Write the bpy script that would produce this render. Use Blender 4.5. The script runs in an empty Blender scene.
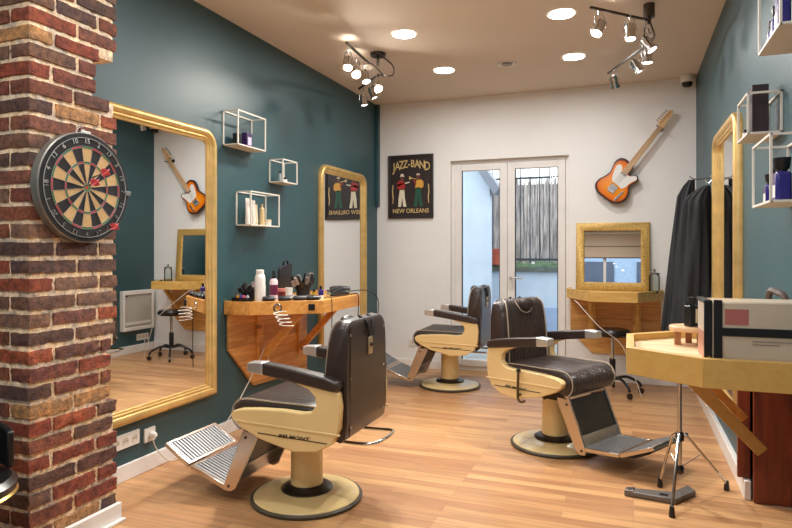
import bpy, bmesh, math, random
from mathutils import Vector, Matrix
random.seed(7)
PI = math.pi
SC = bpy.context.scene
COL = SC.collection
W, YB, YF, HC = 3.13, 6.19, -2.2, 2.82      # room width, back wall, front wall, ceiling

# ------------------------------------------------------------------ materials
def lin(c):
    return tuple(((v/255)/12.92 if v/255 <= .04045 else ((v/255+.055)/1.055)**2.4) for v in c)
MATS = {}
def mat(name, rgb, rough=.5, metal=0., bump=0., bscale=60., var=0., vscale=8., spec=.5, coat=0., emit=0., detail=3, stretch=(1,1,1), alpha=None, sheen=0.):
    if name in MATS: return MATS[name]
    m = bpy.data.materials.new(name); m.use_nodes = True
    nt = m.node_tree; b = nt.nodes['Principled BSDF']; N = nt.nodes.new; L = nt.links.new
    c = lin(rgb)+(1,)
    b.inputs['Base Color'].default_value = c
    b.inputs['Roughness'].default_value = rough; b.inputs['Metallic'].default_value = metal
    b.inputs['Specular IOR Level'].default_value = spec; b.inputs['Coat Weight'].default_value = coat
    b.inputs['Coat Roughness'].default_value = .12
    if emit: b.inputs['Emission Color'].default_value = c; b.inputs['Emission Strength'].default_value = emit
    tc = N('ShaderNodeTexCoord'); mp = N('ShaderNodeMapping'); mp.inputs['Scale'].default_value = stretch
    L(tc.outputs['Object'], mp.inputs['Vector'])
    n = N('ShaderNodeTexNoise'); n.inputs['Scale'].default_value = vscale; n.inputs['Detail'].default_value = detail
    L(mp.outputs['Vector'], n.inputs['Vector'])
    if var:
        r = N('ShaderNodeValToRGB'); r.color_ramp.elements[0].position = .3; r.color_ramp.elements[1].position = .7
        r.color_ramp.elements[0].color = tuple(x*(1-var) for x in c[:3])+(1,)
        r.color_ramp.elements[1].color = tuple(min(1, x*(1+var*.6)) for x in c[:3])+(1,)
        L(n.outputs['Fac'], r.inputs['Fac']); L(r.outputs['Color'], b.inputs['Base Color'])
    if bump:
        n2 = N('ShaderNodeTexNoise'); n2.inputs['Scale'].default_value = bscale; n2.inputs['Detail'].default_value = 4
        L(mp.outputs['Vector'], n2.inputs['Vector'])
        bp = N('ShaderNodeBump'); bp.inputs['Strength'].default_value = bump; bp.inputs['Distance'].default_value = .01
        L(n2.outputs['Fac'], bp.inputs['Height']); L(bp.outputs['Normal'], b.inputs['Normal'])
    MATS[name] = m; return m
def wood(name, dark, light, scale=(1,1,1), rough=.45, plank=None, knots=True, coat=.15, axis='x'):
    if name in MATS: return MATS[name]
    m = bpy.data.materials.new(name); m.use_nodes = True
    nt = m.node_tree; b = nt.nodes['Principled BSDF']; N = nt.nodes.new; L = nt.links.new
    tc = N('ShaderNodeTexCoord'); mp = N('ShaderNodeMapping')
    st = {'x': (.9, 9, 9), 'y': (9, .9, 9), 'z': (9, 9, .9)}[axis]
    mp.inputs['Scale'].default_value = st
    L(tc.outputs['Object'], mp.inputs['Vector'])
    n = N('ShaderNodeTexNoise'); n.inputs['Scale'].default_value = 2.4; n.inputs['Detail'].default_value = 6; n.inputs['Distortion'].default_value = 1.2
    L(mp.outputs['Vector'], n.inputs['Vector'])
    r = N('ShaderNodeValToRGB'); e = r.color_ramp.elements
    e[0].position = .32; e[0].color = lin(dark)+(1,); e[1].position = .66; e[1].color = lin(light)+(1,)
    L(n.outputs['Fac'], r.inputs['Fac']); out = r.outputs['Color']
    if knots:
        v = N('ShaderNodeTexVoronoi'); v.inputs['Scale'].default_value = 1.0
        mp2 = N('ShaderNodeMapping'); mp2.inputs['Scale'].default_value = {'x': (3.5, 7, 7), 'y': (7, 3.5, 7), 'z': (7, 7, 3.5)}[axis]
        L(tc.outputs['Object'], mp2.inputs['Vector']); L(mp2.outputs['Vector'], v.inputs['Vector'])
        r2 = N('ShaderNodeValToRGB'); r2.color_ramp.elements[0].position = .06; r2.color_ramp.elements[1].position = .17
        r2.color_ramp.elements[0].color = (.25, .14, .08, 1); r2.color_ramp.elements[1].color = (1, 1, 1, 1)
        L(v.outputs['Distance'], r2.inputs['Fac'])
        mx = N('ShaderNodeMix'); mx.data_type = 'RGBA'; mx.blend_type = 'MULTIPLY'; mx.inputs['Factor'].default_value = .75
        L(out, mx.inputs[6]); L(r2.outputs['Color'], mx.inputs[7]); out = mx.outputs[2]
    if plank:
        # plank = (axis index across the planks, width, colour strength)
        sp = N('ShaderNodeSeparateXYZ'); L(tc.outputs['Object'], sp.inputs[0])
        d = N('ShaderNodeMath'); d.operation = 'DIVIDE'; d.inputs[1].default_value = plank[1]; L(sp.outputs[plank[0]], d.inputs[0])
        fr = N('ShaderNodeMath'); fr.operation = 'FRACT'; L(d.outputs[0], fr.inputs[0])
        fl = N('ShaderNodeMath'); fl.operation = 'FLOOR'; L(d.outputs[0], fl.inputs[0])
        wn = N('ShaderNodeTexWhiteNoise'); wn.noise_dimensions = '1D'; L(fl.outputs[0], wn.inputs['W'])
        mr = N('ShaderNodeMapRange'); mr.inputs['To Min'].default_value = 1-plank[2]; mr.inputs['To Max'].default_value = 1+plank[2]*.3; L(wn.outputs['Value'], mr.inputs['Value'])
        gp = N('ShaderNodeMath'); gp.operation = 'GREATER_THAN'; gp.inputs[1].default_value = .02; L(fr.outputs[0], gp.inputs[0])
        g2 = N('ShaderNodeMapRange'); g2.inputs['To Min'].default_value = .35; L(gp.outputs[0], g2.inputs['Value'])
        ml = N('ShaderNodeMath'); ml.operation = 'MULTIPLY'; L(mr.outputs[0], ml.inputs[0]); L(g2.outputs[0], ml.inputs[1])
        vm = N('ShaderNodeVectorMath'); vm.operation = 'SCALE'; L(out, vm.inputs[0]); L(ml.outputs[0], vm.inputs['Scale']); out = vm.outputs[0]
    L(out, b.inputs['Base Color'])
    b.inputs['Roughness'].default_value = rough; b.inputs['Coat Weight'].default_value = coat; b.inputs['Coat Roughness'].default_value = .2
    MATS[name] = m; return m
def vcol_mat(name, rough, bump, bscale):
    m = bpy.data.materials.new(name); m.use_nodes = True
    nt = m.node_tree; b = nt.nodes['Principled BSDF']; N = nt.nodes.new; L = nt.links.new
    a = N('ShaderNodeVertexColor'); a.layer_name = 'Col'
    out = a.outputs['Color']
    tc = N('ShaderNodeTexCoord')
    if bump:
        n = N('ShaderNodeTexNoise'); n.inputs['Scale'].default_value = bscale*.35; n.inputs['Detail'].default_value = 8; n.inputs['Roughness'].default_value = .7; L(tc.outputs['Object'], n.inputs['Vector'])
        mr = N('ShaderNodeMapRange'); mr.inputs['From Min'].default_value = .3; mr.inputs['From Max'].default_value = .7; mr.inputs['To Min'].default_value = .35; mr.inputs['To Max'].default_value = 1.5; L(n.outputs['Fac'], mr.inputs['Value'])
        vm = N('ShaderNodeVectorMath'); vm.operation = 'SCALE'; L(out, vm.inputs[0]); L(mr.outputs[0], vm.inputs['Scale']); out = vm.outputs[0]
        n2 = N('ShaderNodeTexNoise'); n2.inputs['Scale'].default_value = bscale; n2.inputs['Detail'].default_value = 8; L(tc.outputs['Object'], n2.inputs['Vector'])
        bp = N('ShaderNodeBump'); bp.inputs['Strength'].default_value = bump; bp.inputs['Distance'].default_value = .01
        L(n2.outputs['Fac'], bp.inputs['Height']); L(bp.outputs['Normal'], b.inputs['Normal'])
    if bump:
        n3 = N('ShaderNodeTexNoise'); n3.inputs['Scale'].default_value = 17; n3.inputs['Detail'].default_value = 5; L(tc.outputs['Object'], n3.inputs['Vector'])
        r3 = N('ShaderNodeValToRGB'); r3.color_ramp.elements[0].position = .38; r3.color_ramp.elements[1].position = .62
        r3.color_ramp.elements[0].color = (.62, .62, .70, 1); r3.color_ramp.elements[1].color = (1.0, .88, .76, 1); L(n3.outputs['Fac'], r3.inputs['Fac'])
        m3 = N('ShaderNodeMix'); m3.data_type = 'RGBA'; m3.blend_type = 'MULTIPLY'; m3.inputs['Factor'].default_value = .85; L(out, m3.inputs[6]); L(r3.outputs['Color'], m3.inputs[7])
        s3 = N('ShaderNodeVectorMath'); s3.operation = 'SCALE'; s3.inputs['Scale'].default_value = 1.3; L(m3.outputs[2], s3.inputs[0]); out = s3.outputs[0]
    L(out, b.inputs['Base Color']); b.inputs['Roughness'].default_value = rough
    return m
def glass_mat(name, tint=(.96, .98, .98), refl=1.0):
    m = bpy.data.materials.new(name); m.use_nodes = True
    nt = m.node_tree; nt.nodes.clear(); N = nt.nodes.new; L = nt.links.new
    t = N('ShaderNodeBsdfTransparent'); t.inputs[0].default_value = tint+(1,)
    g = N('ShaderNodeBsdfGlossy'); g.inputs['Roughness'].default_value = .02
    f = N('ShaderNodeFresnel'); f.inputs[0].default_value = 1.35
    mx = N('ShaderNodeMixShader'); o = N('ShaderNodeOutputMaterial')
    L(f.outputs[0], mx.inputs[0]); L(t.outputs[0], mx.inputs[1]); L(g.outputs[0], mx.inputs[2]); L(mx.outputs[0], o.inputs[0])
    return m
def emis(name, rgb, s):
    m = bpy.data.materials.new(name); m.use_nodes = True
    nt = m.node_tree; nt.nodes.clear(); e = nt.nodes.new('ShaderNodeEmission'); o = nt.nodes.new('ShaderNodeOutputMaterial')
    e.inputs[0].default_value = rgb+(1,); e.inputs[1].default_value = s; nt.links.new(e.outputs[0], o.inputs[0]); return m

TEAL = mat('teal_paint', (37, 76, 82), .46, bump=.08, bscale=9, var=.10, vscale=1.3, spec=.75)
WHITE = mat('warm_white_paint', (240, 237, 232), .6, bump=.04, bscale=20, var=.02, vscale=2)
CEIL = mat('ceiling_paint', (226, 212, 196), .75, var=.03, vscale=1)
TRIM = mat('white_gloss_trim', (236, 231, 224), .35, var=.05, vscale=6)
GOLD = mat('gold_leaf', (226, 188, 118), .36, .55, bump=.1, bscale=90, var=.16, vscale=12)
GOLDF = mat('flecked_gold', (214, 174, 96), .45, .3, bump=.25, bscale=160, var=.34, vscale=70)
SILVER = mat('mirror_silver', (244, 246, 246), .0, 1.)
CHROME = mat('chrome', (205, 203, 200), .14, 1.)
STEEL = mat('brushed_steel', (176, 176, 174), .3, 1., var=.08, vscale=30)
CREAM = mat('cream_enamel', (236, 206, 144), .28, coat=.5, var=.05, vscale=4)
RIM = mat('dark_rubber_rim', (74, 66, 50), .5, var=.1)
LEATH = mat('brown_vinyl', (54, 42, 37), .36, bump=.12, bscale=220, var=.1, vscale=6, coat=.15)
PIPE = mat('pale_piping', (176, 160, 138), .4)
BLACK = mat('black_plastic', (22, 22, 24), .38, var=.1)
BLACKM = mat('matt_black', (18, 18, 20), .7, var=.1)
CLOTH = mat('black_cloth', (32, 33, 36), .75, bump=.3, bscale=120, var=.2, vscale=10)
CALF = mat('dark_calf_panel', (44, 42, 36), .35, .3, var=.2, vscale=9)
BRASS = mat('brass', (214, 182, 104), .25, .9)
WIREW = mat('white_wire', (232, 226, 214), .4)
PLAST = mat('white_plastic', (236, 232, 224), .35)
PLASTG = mat('cream_plastic', (226, 214, 196), .4)
PURPLE = mat('violet_bottle', (46, 38, 122), .25, coat=.4)
PINEO = wood('orange_pine', (204, 136, 62), (232, 172, 92), rough=.4, axis='x')
PINEP = wood('orange_pine_planks', (198, 132, 68), (230, 170, 98), rough=.45, plank=(2, .145, .22), axis='x')
PINEY = wood('honey_pine', (206, 156, 76), (232, 190, 108), rough=.42, axis='x')
PINEYP = wood('amber_pine_planks', (200, 138, 66), (230, 174, 98), rough=.45, plank=(2, .12, .22), axis='x')
PLY = wood('pale_board', (214, 174, 126), (236, 206, 164), rough=.5, axis='y', knots=False)
PLYE = wood('golden_board', (206, 162, 84), (216, 174, 96), rough=.45, axis='x', knots=False)
REDW = wood('red_brown_planks', (96, 36, 18), (138, 60, 32), rough=.4, axis='z')
NECK = wood('maple', (206, 158, 104), (228, 186, 134), rough=.35, axis='z', knots=False)
GLASS = glass_mat('clear_glass')
JARG = glass_mat('jar_glass', (.86, .9, .88))

# ------------------------------------------------------------------ mesh builder
class MB:
    def __init__(s): s.bm = bmesh.new(); s.col = None
    def _t(s, vs, M):
        if M is not None:
            for v in vs: v.co = M @ v.co
    def box(s, c, d, M=None, mi=0, taper=1.):
        x, y, z = d[0]/2, d[1]/2, d[2]/2
        vs = [s.bm.verts.new((c[0]+a*x*(taper if e > 0 else 1), c[1]+b*y*(taper if e > 0 else 1), c[2]+e*z)) for e in (-1, 1) for a, b in ((-1, -1), (1, -1), (1, 1), (-1, 1))]
        fs = [(0, 3, 2, 1), (4, 5, 6, 7), (0, 1, 5, 4), (1, 2, 6, 5), (2, 3, 7, 6), (3, 0, 4, 7)]
        for f in fs: s.bm.faces.new([vs[i] for i in f]).material_index = mi
        s._t(vs, M); return s
    def b2(s, p, q, M=None, mi=0):
        return s.box([(p[i]+q[i])/2 for i in range(3)], [abs(q[i]-p[i]) for i in range(3)], M, mi)
    def bar(s, a, b, w, h, up=(0, 0, 1), mi=0):
        a, b = Vector(a), Vector(b); d = (b-a); L = d.length; z = d.normalized()
        x = z.cross(Vector(up));
        if x.length < 1e-4: x = z.cross(Vector((1, 0, 0)))
        x.normalize(); y = x.cross(z) * -1
        M = Matrix.Translation((a+b)/2) @ Matrix((x, y, z)).transposed().to_4x4()
        return s.box((0, 0, 0), (w, h, L), M, mi)
    def prism(s, poly, h0, h1, fn=None, mi=0):
        """poly 2D, extruded from h0 to h1; fn maps (a,b,h) to xyz"""
        fn = fn or (lambda a, b, h: (a, b, h))
        n = len(poly)
        A = [s.bm.verts.new(fn(a, b, h0)) for a, b in poly]; B = [s.bm.verts.new(fn(a, b, h1)) for a, b in poly]
        s.bm.faces.new(A[::-1]).material_index = mi; s.bm.faces.new(B).material_index = mi
        for i in range(n): s.bm.faces.new((A[i], A[(i+1) % n], B[(i+1) % n], B[i])).material_index = mi
        return s
    def lathe(s, prof, n=32, c=(0, 0, 0), axis='z', M=None, mi=0, mis=None, cap=True):
        rings = []; allv = []
        for r, z in prof:
            if r < 1e-5: v = s.bm.verts.new((0, 0, z)); rings.append([v]); allv.append(v)
            else:
                rg = [s.bm.verts.new((r*math.cos(2*PI*i/n), r*math.sin(2*PI*i/n), z)) for i in range(n)]
                rings.append(rg); allv += rg
        for k in range(len(rings)-1):
            a, b = rings[k], rings[k+1]; m_ = mis[k] if mis else mi
            if len(a) == 1 and len(b) == 1: continue
            for i in range(n):
                j = (i+1) % n
                if len(a) == 1: f = s.bm.faces.new((a[0], b[j], b[i]))
                elif len(b) == 1: f = s.bm.faces.new((a[i], a[j], b[0]))
                else: f = s.bm.faces.new((a[i], a[j], b[j], b[i]))
                f.material_index = m_
        if cap:
            for rg, fl in ((rings[0], True), (rings[-1], False)):
                if len(rg) > 1: s.bm.faces.new(rg[::-1] if fl else rg).material_index = mi
        R = {'z': Matrix(), 'x': Matrix.Rotation(PI/2, 4, 'Y'), 'y': Matrix.Rotation(PI/2, 4, 'X'), '-y': Matrix.Rotation(PI/2, 4, 'X')}[axis]
        T = Matrix.Translation(c) @ R
        s._t(allv, (M @ T) if M is not None else T)
        return s
    def cyl(s, a, b, r, r2=None, n=20, mi=0):
        a, b = Vector(a), Vector(b); d = b-a; q = Vector((0, 0, 1)).rotation_difference(d.normalized()).to_matrix().to_4x4()
        return s.lathe([(r, 0), (r2 if r2 is not None else r, d.length)], n, M=Matrix.Translation(a) @ q, mi=mi)
    def tube(s, pts, r, n=8, closed=False, smooth=0, mi=0):
        P = [Vector(p) for p in pts]
        if smooth: P = catmull(P, smooth, closed)
        m = len(P); rings = []
        t0 = None
        for i in range(m):
            if closed: t = (P[(i+1) % m]-P[i-1]).normalized()
            else: t = (P[min(i+1, m-1)]-P[max(i-1, 0)]).normalized()
            if t0 is None:
                u = t.cross(Vector((0, 0, 1)));
                if u.length < .05: u = t.cross(Vector((1, 0, 0)))
                u.normalize()
            else:
                u = (u - t*u.dot(t)).normalized()
            t0 = t; w = t.cross(u)
            rr = r[i] if isinstance(r, (list, tuple)) and not smooth else (r if not isinstance(r, (list, tuple)) else r[0])
            rings.append([s.bm.verts.new(P[i]+(u*math.cos(2*PI*k/n)+w*math.sin(2*PI*k/n))*rr) for k in range(n)])
        for i in range(m if closed else m-1):
            a, b = rings[i], rings[(i+1) % m]
            for k in range(n): s.bm.faces.new((a[k], a[(k+1) % n], b[(k+1) % n], b[k])).material_index = mi
        if not closed:
            s.bm.faces.new(rings[0][::-1]).material_index = mi; s.bm.faces.new(rings[-1]).material_index = mi
        return s
    def loft(s, rings, cap=True, mi=0):
        R = [[s.bm.verts.new(p) for p in rg] for rg in rings]; n = len(R[0])
        for a, b in zip(R, R[1:]):
            for k in range(n): s.bm.faces.new((a[k], a[(k+1) % n], b[(k+1) % n], b[k])).material_index = mi
        if cap: s.bm.faces.new(R[0][::-1]).material_index = mi; s.bm.faces.new(R[-1]).material_index = mi
        return s
    def build(s, name, mats, parent=None, bevel=0., seg=2, smooth=True, ang=35, cols=None, sub=0):
        me = bpy.data.meshes.new(name)
        bmesh.ops.recalc_face_normals(s.bm, faces=s.bm.faces)
        s.bm.to_mesh(me); s.bm.free()
        for m in (mats if isinstance(mats, (list, tuple)) else [mats]): me.materials.append(m)
        if smooth:
            me.shade_smooth(); me.set_sharp_from_angle(angle=math.radians(ang))
        o = bpy.data.objects.new(name, me); COL.objects.link(o)
        if parent: o.parent = parent
        if bevel:
            b = o.modifiers.new('Bevel', 'BEVEL'); b.width = bevel; b.segments = seg; b.limit_method = 'ANGLE'; b.angle_limit = math.radians(40); b.harden_normals = False
        if sub:
            b = o.modifiers.new('Sub', 'SUBSURF'); b.levels = sub; b.render_levels = sub
        return o
def catmull(P, k, closed=False):
    out = []; n = len(P); P = [Vector(p) for p in P]
    rng = range(n) if closed else range(n-1)
    for i in rng:
        if closed: a, b, c, d = P[i-1], P[i], P[(i+1) % n], P[(i+2) % n]
        else: a, b, c, d = P[max(i-1, 0)], P[i], P[i+1], P[min(i+2, n-1)]
        for j in range(k):
            t = j/k
            out.append(.5*((2*b)+(c-a)*t+(2*a-5*b+4*c-d)*t*t+(3*b-a-3*c+d)*t**3))
    if not closed: out.append(P[-1])
    return out
def cat2(P, k): return [(v.x, v.y) for v in catmull([Vector((a, b, 0)) for a, b in P], k, True)]

def tag(o, label, cat, group=None, kind=None):
    if label: o['label'] = label
    if cat: o['category'] = cat
    if group: o['group'] = group
    if kind: o['kind'] = kind
    return o
def thing(name, label, cat, loc=(0, 0, 0), rz=0., group=None, ry=0., rx=0.):
    o = bpy.data.objects.new(name, None); COL.objects.link(o); o.empty_display_size = .1
    o.location = loc; o.rotation_euler = (rx, ry, rz); return tag(o, label, cat, group)
def struct(o): o['kind'] = 'structure'; return o
def copy_tree(o, parent=None):
    c = o.copy(); COL.objects.link(c)
    if parent: c.parent = parent
    for ch in o.children: copy_tree(ch, c)
    return c
def move(o, loc, rz=0.): o.location = loc; o.rotation_euler = (0, 0, rz); return o
def text(name, body, size, m, parent, loc, rot, depth=.0006, shear=0., sx=1., align='CENTER'):
    cu = bpy.data.curves.new(name, 'FONT'); cu.body = body; cu.size = size; cu.extrude = depth; cu.shear = shear
    cu.align_x = align; cu.align_y = 'CENTER'; cu.resolution_u = 3; cu.offset = size*.008
    t = bpy.data.objects.new(name, cu); COL.objects.link(t)
    dg = bpy.context.evaluated_depsgraph_get(); me = bpy.data.meshes.new_from_object(t.evaluated_get(dg))
    bpy.data.objects.remove(t); me.materials.clear(); me.materials.append(m)
    o = bpy.data.objects.new(name, me); COL.objects.link(o); o.parent = parent
    o.location = loc; o.rotation_euler = rot; o.scale = (sx, 1, 1); return o
def tri_fix(): pass

# ------------------------------------------------------------------ the room
fm = bpy.data.materials.new('oak_strip_floor'); fm.use_nodes = True
nt = fm.node_tree; b = nt.nodes['Principled BSDF']; N = nt.nodes.new; L = nt.links.new
tc = N('ShaderNodeTexCoord')
bt = N('ShaderNodeTexBrick'); bt.inputs['Scale'].default_value = 1; bt.inputs['Brick Width'].default_value = .86; bt.inputs['Row Height'].default_value = .066
bt.inputs['Mortar Size'].default_value = .0007; bt.inputs['Mortar Smooth'].default_value = .3; bt.inputs['Bias'].default_value = -.1; bt.offset = .37; bt.offset_frequency = 3
bt.inputs['Color1'].default_value = lin((204, 156, 106))+(1,); bt.inputs['Color2'].default_value = lin((170, 119, 80))+(1,); bt.inputs['Mortar'].default_value = lin((128, 88, 58))+(1,)
L(tc.outputs['Object'], bt.inputs['Vector'])
mp = N('ShaderNodeMapping'); mp.inputs['Scale'].default_value = (1.6, 26, 1); L(tc.outputs['Object'], mp.inputs['Vector'])
ns = N('ShaderNodeTexNoise'); ns.inputs['Scale'].default_value = 1.5; ns.inputs['Detail'].default_value = 7; ns.inputs['Distortion'].default_value = .6; L(mp.outputs['Vector'], ns.inputs['Vector'])
mr = N('ShaderNodeMapRange'); mr.inputs['From Min'].default_value = .3; mr.inputs['From Max'].default_value = .7; mr.inputs['To Min'].default_value = .78; mr.inputs['To Max'].default_value = 1.14; L(ns.outputs['Fac'], mr.inputs['Value'])
vm = N('ShaderNodeVectorMath'); vm.operation = 'SCALE'; L(bt.outputs['Color'], vm.inputs[0]); L(mr.outputs[0], vm.inputs['Scale']); L(vm.outputs[0], b.inputs['Base Color'])
b.inputs['Roughness'].default_value = .36; b.inputs['Specular IOR Level'].default_value = .45
FLOOR = fm

struct(MB().b2((-.1, YF-.1, -.06), (W+.72, YB+.1, 0)).build('floor', FLOOR, smooth=False))
struct(MB().b2((-.1, YF-.1, HC), (W+.72, YB+.1, HC+.1)).build('ceiling', CEIL, smooth=False))
struct(MB().b2((-.1, YF-.1, 0), (0, YB+.1, HC)).build('wall_left', TEAL, smooth=False))
m = MB(); m.b2((W, 3.53, 0), (W+.1, YB+.1, HC)); m.b2((W, YF-.1, .80), (W+.1, 3.53, HC))      # low alcove under the near desk
struct(m.build('wall_right', TEAL, smooth=False))
m = MB(); m.b2((W+.6, YF-.1, 0), (W+.7, 3.6, .9)); m.b2((W+.1, YF-.1, .8), (W+.7, 3.6, .9))
struct(m.build('wall_alcove', TEAL, smooth=False))
m = MB()
for i, (x0, x1, yy) in enumerate(((W-.055, W+.03, 3.53), (W+.006, W+.18, 3.465), (W+.183, W+.35, 3.465), (W+.353, W+.52, 3.465), (W+.523, W+.6, 3.465))):
    m.b2((x0, yy, 0.004 if i else .10), (x1, yy+.03, .792))
struct(m.build('trim_1', REDW, bevel=.002))
DX0, DX1, DZ = .823, 2.013, 2.175
m = MB(); m.b2((-.1, YB, 0), (DX0, YB+.2, HC)); m.b2((DX1, YB, 0), (W+.1, YB+.2, HC)); m.b2((DX0, YB, DZ), (DX1, YB+.2, HC))
struct(m.build('wall_back', WHITE, smooth=False))
WX0, WX1, WZ0, WZ1 = .25, 2.95, .45, 2.3
m = MB(); m.b2((-.1, YF-.2, 0), (WX0, YF, HC)); m.b2((WX1, YF-.2, 0), (W+.7, YF, HC)); m.b2((WX0, YF-.2, WZ1), (WX1, YF, HC)); m.b2((WX0, YF-.2, 0), (WX1, YF, WZ0))
struct(m.build('wall_front', WHITE, smooth=False))
def baseb(name, p, q): struct(MB().b2(p, q).build(name, TRIM, bevel=.004))
baseb('baseboard_left', (0, 2.3, 0), (.016, YB, .09))
baseb('baseboard_right', (W-.03, 3.5, 0), (W, YB, .095))
m = MB(); m.b2((0.016, YB-.016, 0), (DX0-.02, YB, .09)); m.b2((DX1+.02, YB-.016, 0), (W-.022, YB, .09)); struct(m.build('baseboard_back', TRIM, bevel=.004))
struct(MB().b2((0, YB-.05, 1.72), (.035, YB-.002, HC)).build('trim_2', TEAL, bevel=.003))

# door
d = struct(thing('door_1', None, None, (0, 0, 0)))
m = MB(); Y0, Y1 = YB+.06, YB+.13
m.b2((DX0, Y0, 0), (DX0+.035, Y1, DZ)); m.b2((DX1-.035, Y0, 0), (DX1, Y1, DZ)); m.b2((DX0+.035, Y0, DZ-.035), (DX1-.035, Y1, DZ)); m.b2((DX0+.035, Y0, 0), (DX1-.035, Y1, .045))
m.build('door_frame', TRIM, d, bevel=.004)
for k, (x0, x1) in enumerate(((DX0+.037, 1.405), (1.408, DX1-.037))):
    m = MB(); a, c = (.07, .075) if k == 0 else (.075, .07); y0, y1 = YB+.045, YB+.11
    m.b2((x0, y0, .047), (x0+a, y1, DZ-.037)); m.b2((x1-c, y0, .047), (x1, y1, DZ-.037)); m.b2((x0+a, y0, DZ-.105), (x1-c, y1, DZ-.037)); m.b2((x0+a, y0, .047), (x1-c, y1, .115))
    lf = m.build('door_leaf', TRIM, d, bevel=.005)
    MB().b2((x0+a, YB+.075, .115), (x1-c, YB+.081, DZ-.105)).build('glass_pane', GLASS, lf, smooth=False)
    g = MB()
    for (p, q) in (((x0+a, .115), (x0+a+.008, DZ-.105)), ((x1-c-.008, .115), (x1-c, DZ-.105))): g.b2((p[0], YB+.06, p[1]), (q[0], YB+.074, q[1]))
    g.build('gasket', BLACKM, lf)
    if k == 1:
        MB().b2((x0+.02, y0-.008, .86), (x0+.05, y0, 1.03)).build('handle_plate', PLAST, lf, bevel=.003)
        MB().tube([(x0+.035, y0, .975), (x0+.035, y0-.045, .975), (x0+.05, y0-.055, .974), (x0+.16, y0-.05, .968)], .009, 8, smooth=4).build('door_handle', STEEL, lf)

# shop window behind the camera, with a rolled blind and the street
wd = struct(thing('window_1', None, None))
m = MB()
m.b2((WX0, YF-.13, WZ0), (WX0+.06, YF-.06, WZ1)); m.b2((WX1-.06, YF-.13, WZ0), (WX1, YF-.06, WZ1)); m.b2((WX0+.06, YF-.13, WZ1-.06), (WX1-.06, YF-.06, WZ1)); m.b2((WX0+.06, YF-.13, WZ0), (WX1-.06, YF-.06, WZ0+.06))
for x in (1.1, 2.05): m.b2((x-.03, YF-.13, WZ0+.06), (x+.03, YF-.06, WZ1-.06))
m.build('window_frame', TRIM, wd, bevel=.004)
MB().b2((WX0+.06, YF-.1, WZ0+.06), (WX1-.06, YF-.094, WZ1-.06)).build('glass_pane', GLASS, wd, smooth=False)
bl = thing('roller_blind', 'beige roller blind hanging above the shop window', 'blind', (1.6, YF+.03, 0))
MB().b2((-1.4, -.004, 2.2), (1.4, .004, 2.74)).build('fabric', mat('blind_beige', (206, 184, 160), .8), bl)
MB().b2((-1.4, .004, 2.43), (1.4, .010, 2.45)).build('fold_bar', mat('bar_brown', (120, 98, 78), .5), bl)
MB().cyl((-1.42, 0, 2.75), (1.42, 0, 2.75), .03).build('roller', PLAST, bl)
MB().b2((-1.4, -.01, 2.175), (1.4, .01, 2.2)).build('bottom_bar', mat('bar_brown', (120, 98, 78), .5), bl)
st = thing('street_building', 'pale blue building front across the street', 'building', (1.6, YF-7, 0))
m = MB(); m.b2((-8, -.3, 0), (8, 0, 7)); m.build('facade', mat('blue_render', (150, 172, 200), .8, var=.1), st)
for i in range(-4, 5):
    for zz in (1.2, 4.0):
        MB().b2((i*1.7-.5, 0, zz), (i*1.7+.5, .04, zz+1.7)).build('window', mat('dark_pane', (60, 74, 96), .15), st)
struct(MB().b2((-7, YF-8, -.12), (12, YF-.2, -.02)).build('street_pavement', mat('asphalt', (120, 120, 122), .9, var=.1)))

# wall pillar of old bricks
def rough_box(m, p, q, nx, ny, nz, col, jit, cols):
    """box made of a small grid so its faces can be chipped"""
    key = {}
    def V(i, j, k):
        if (i, j, k) not in key:
            a = [p[0]+(q[0]-p[0])*i/nx, p[1]+(q[1]-p[1])*j/ny, p[2]+(q[2]-p[2])*k/nz]
            e = (i in (0, nx))+(j in (0, ny))+(k in (0, nz))
            s_ = jit*(1.0 if e == 1 else 1.25)
            cx = [(p[t]+q[t])/2 for t in range(3)]
            for t in range(3):
                a[t] += random.uniform(-s_, s_)
                if e >= 2: a[t] += (cx[t]-a[t])*(.05 if abs(q[t]-p[t]) < .09 else .02)
            key[(i, j, k)] = m.bm.verts.new(a)
        return key[(i, j, k)]
    def F(vs):
        f = m.bm.faces.new(vs)
        for lp in f.loops: lp[cols] = col
    for j in range(ny):
        for k in range(nz):
            F((V(0, j, k), V(0, j, k+1), V(0, j+1, k+1), V(0, j+1, k))); F((V(nx, j, k), V(nx, j+1, k), V(nx, j+1, k+1), V(nx, j, k+1)))
    for i in range(nx):
        for k in range(nz):
            F((V(i, 0, k), V(i+1, 0, k), V(i+1, 0, k+1), V(i, 0, k+1))); F((V(i, ny, k), V(i, ny, k+1), V(i+1, ny, k+1), V(i+1, ny, k)))
    for i in range(nx):
        for j in range(ny):
            F((V(i, j, 0), V(i, j+1, 0), V(i+1, j+1, 0), V(i+1, j, 0))); F((V(i, j, nz), V(i+1, j, nz), V(i+1, j+1, nz), V(i, j+1, nz)))
PX, PY0, PY1 = .34, 1.765, 2.212
m = MB(); cols = m.bm.loops.layers.float_color.new('Col')
PAL = [(118, 70, 52), (134, 66, 46), (104, 70, 58), (92, 68, 60), (138, 72, 50), (112, 82, 66), (88, 64, 56), (130, 78, 56), (124, 94, 76), (150, 80, 52), (92, 70, 60), (118, 68, 54), (122, 78, 62), (106, 76, 62)]
mort = lin((236, 214, 180))+(1,)
CH = .0722
nc = int(HC/CH)+1
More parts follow.
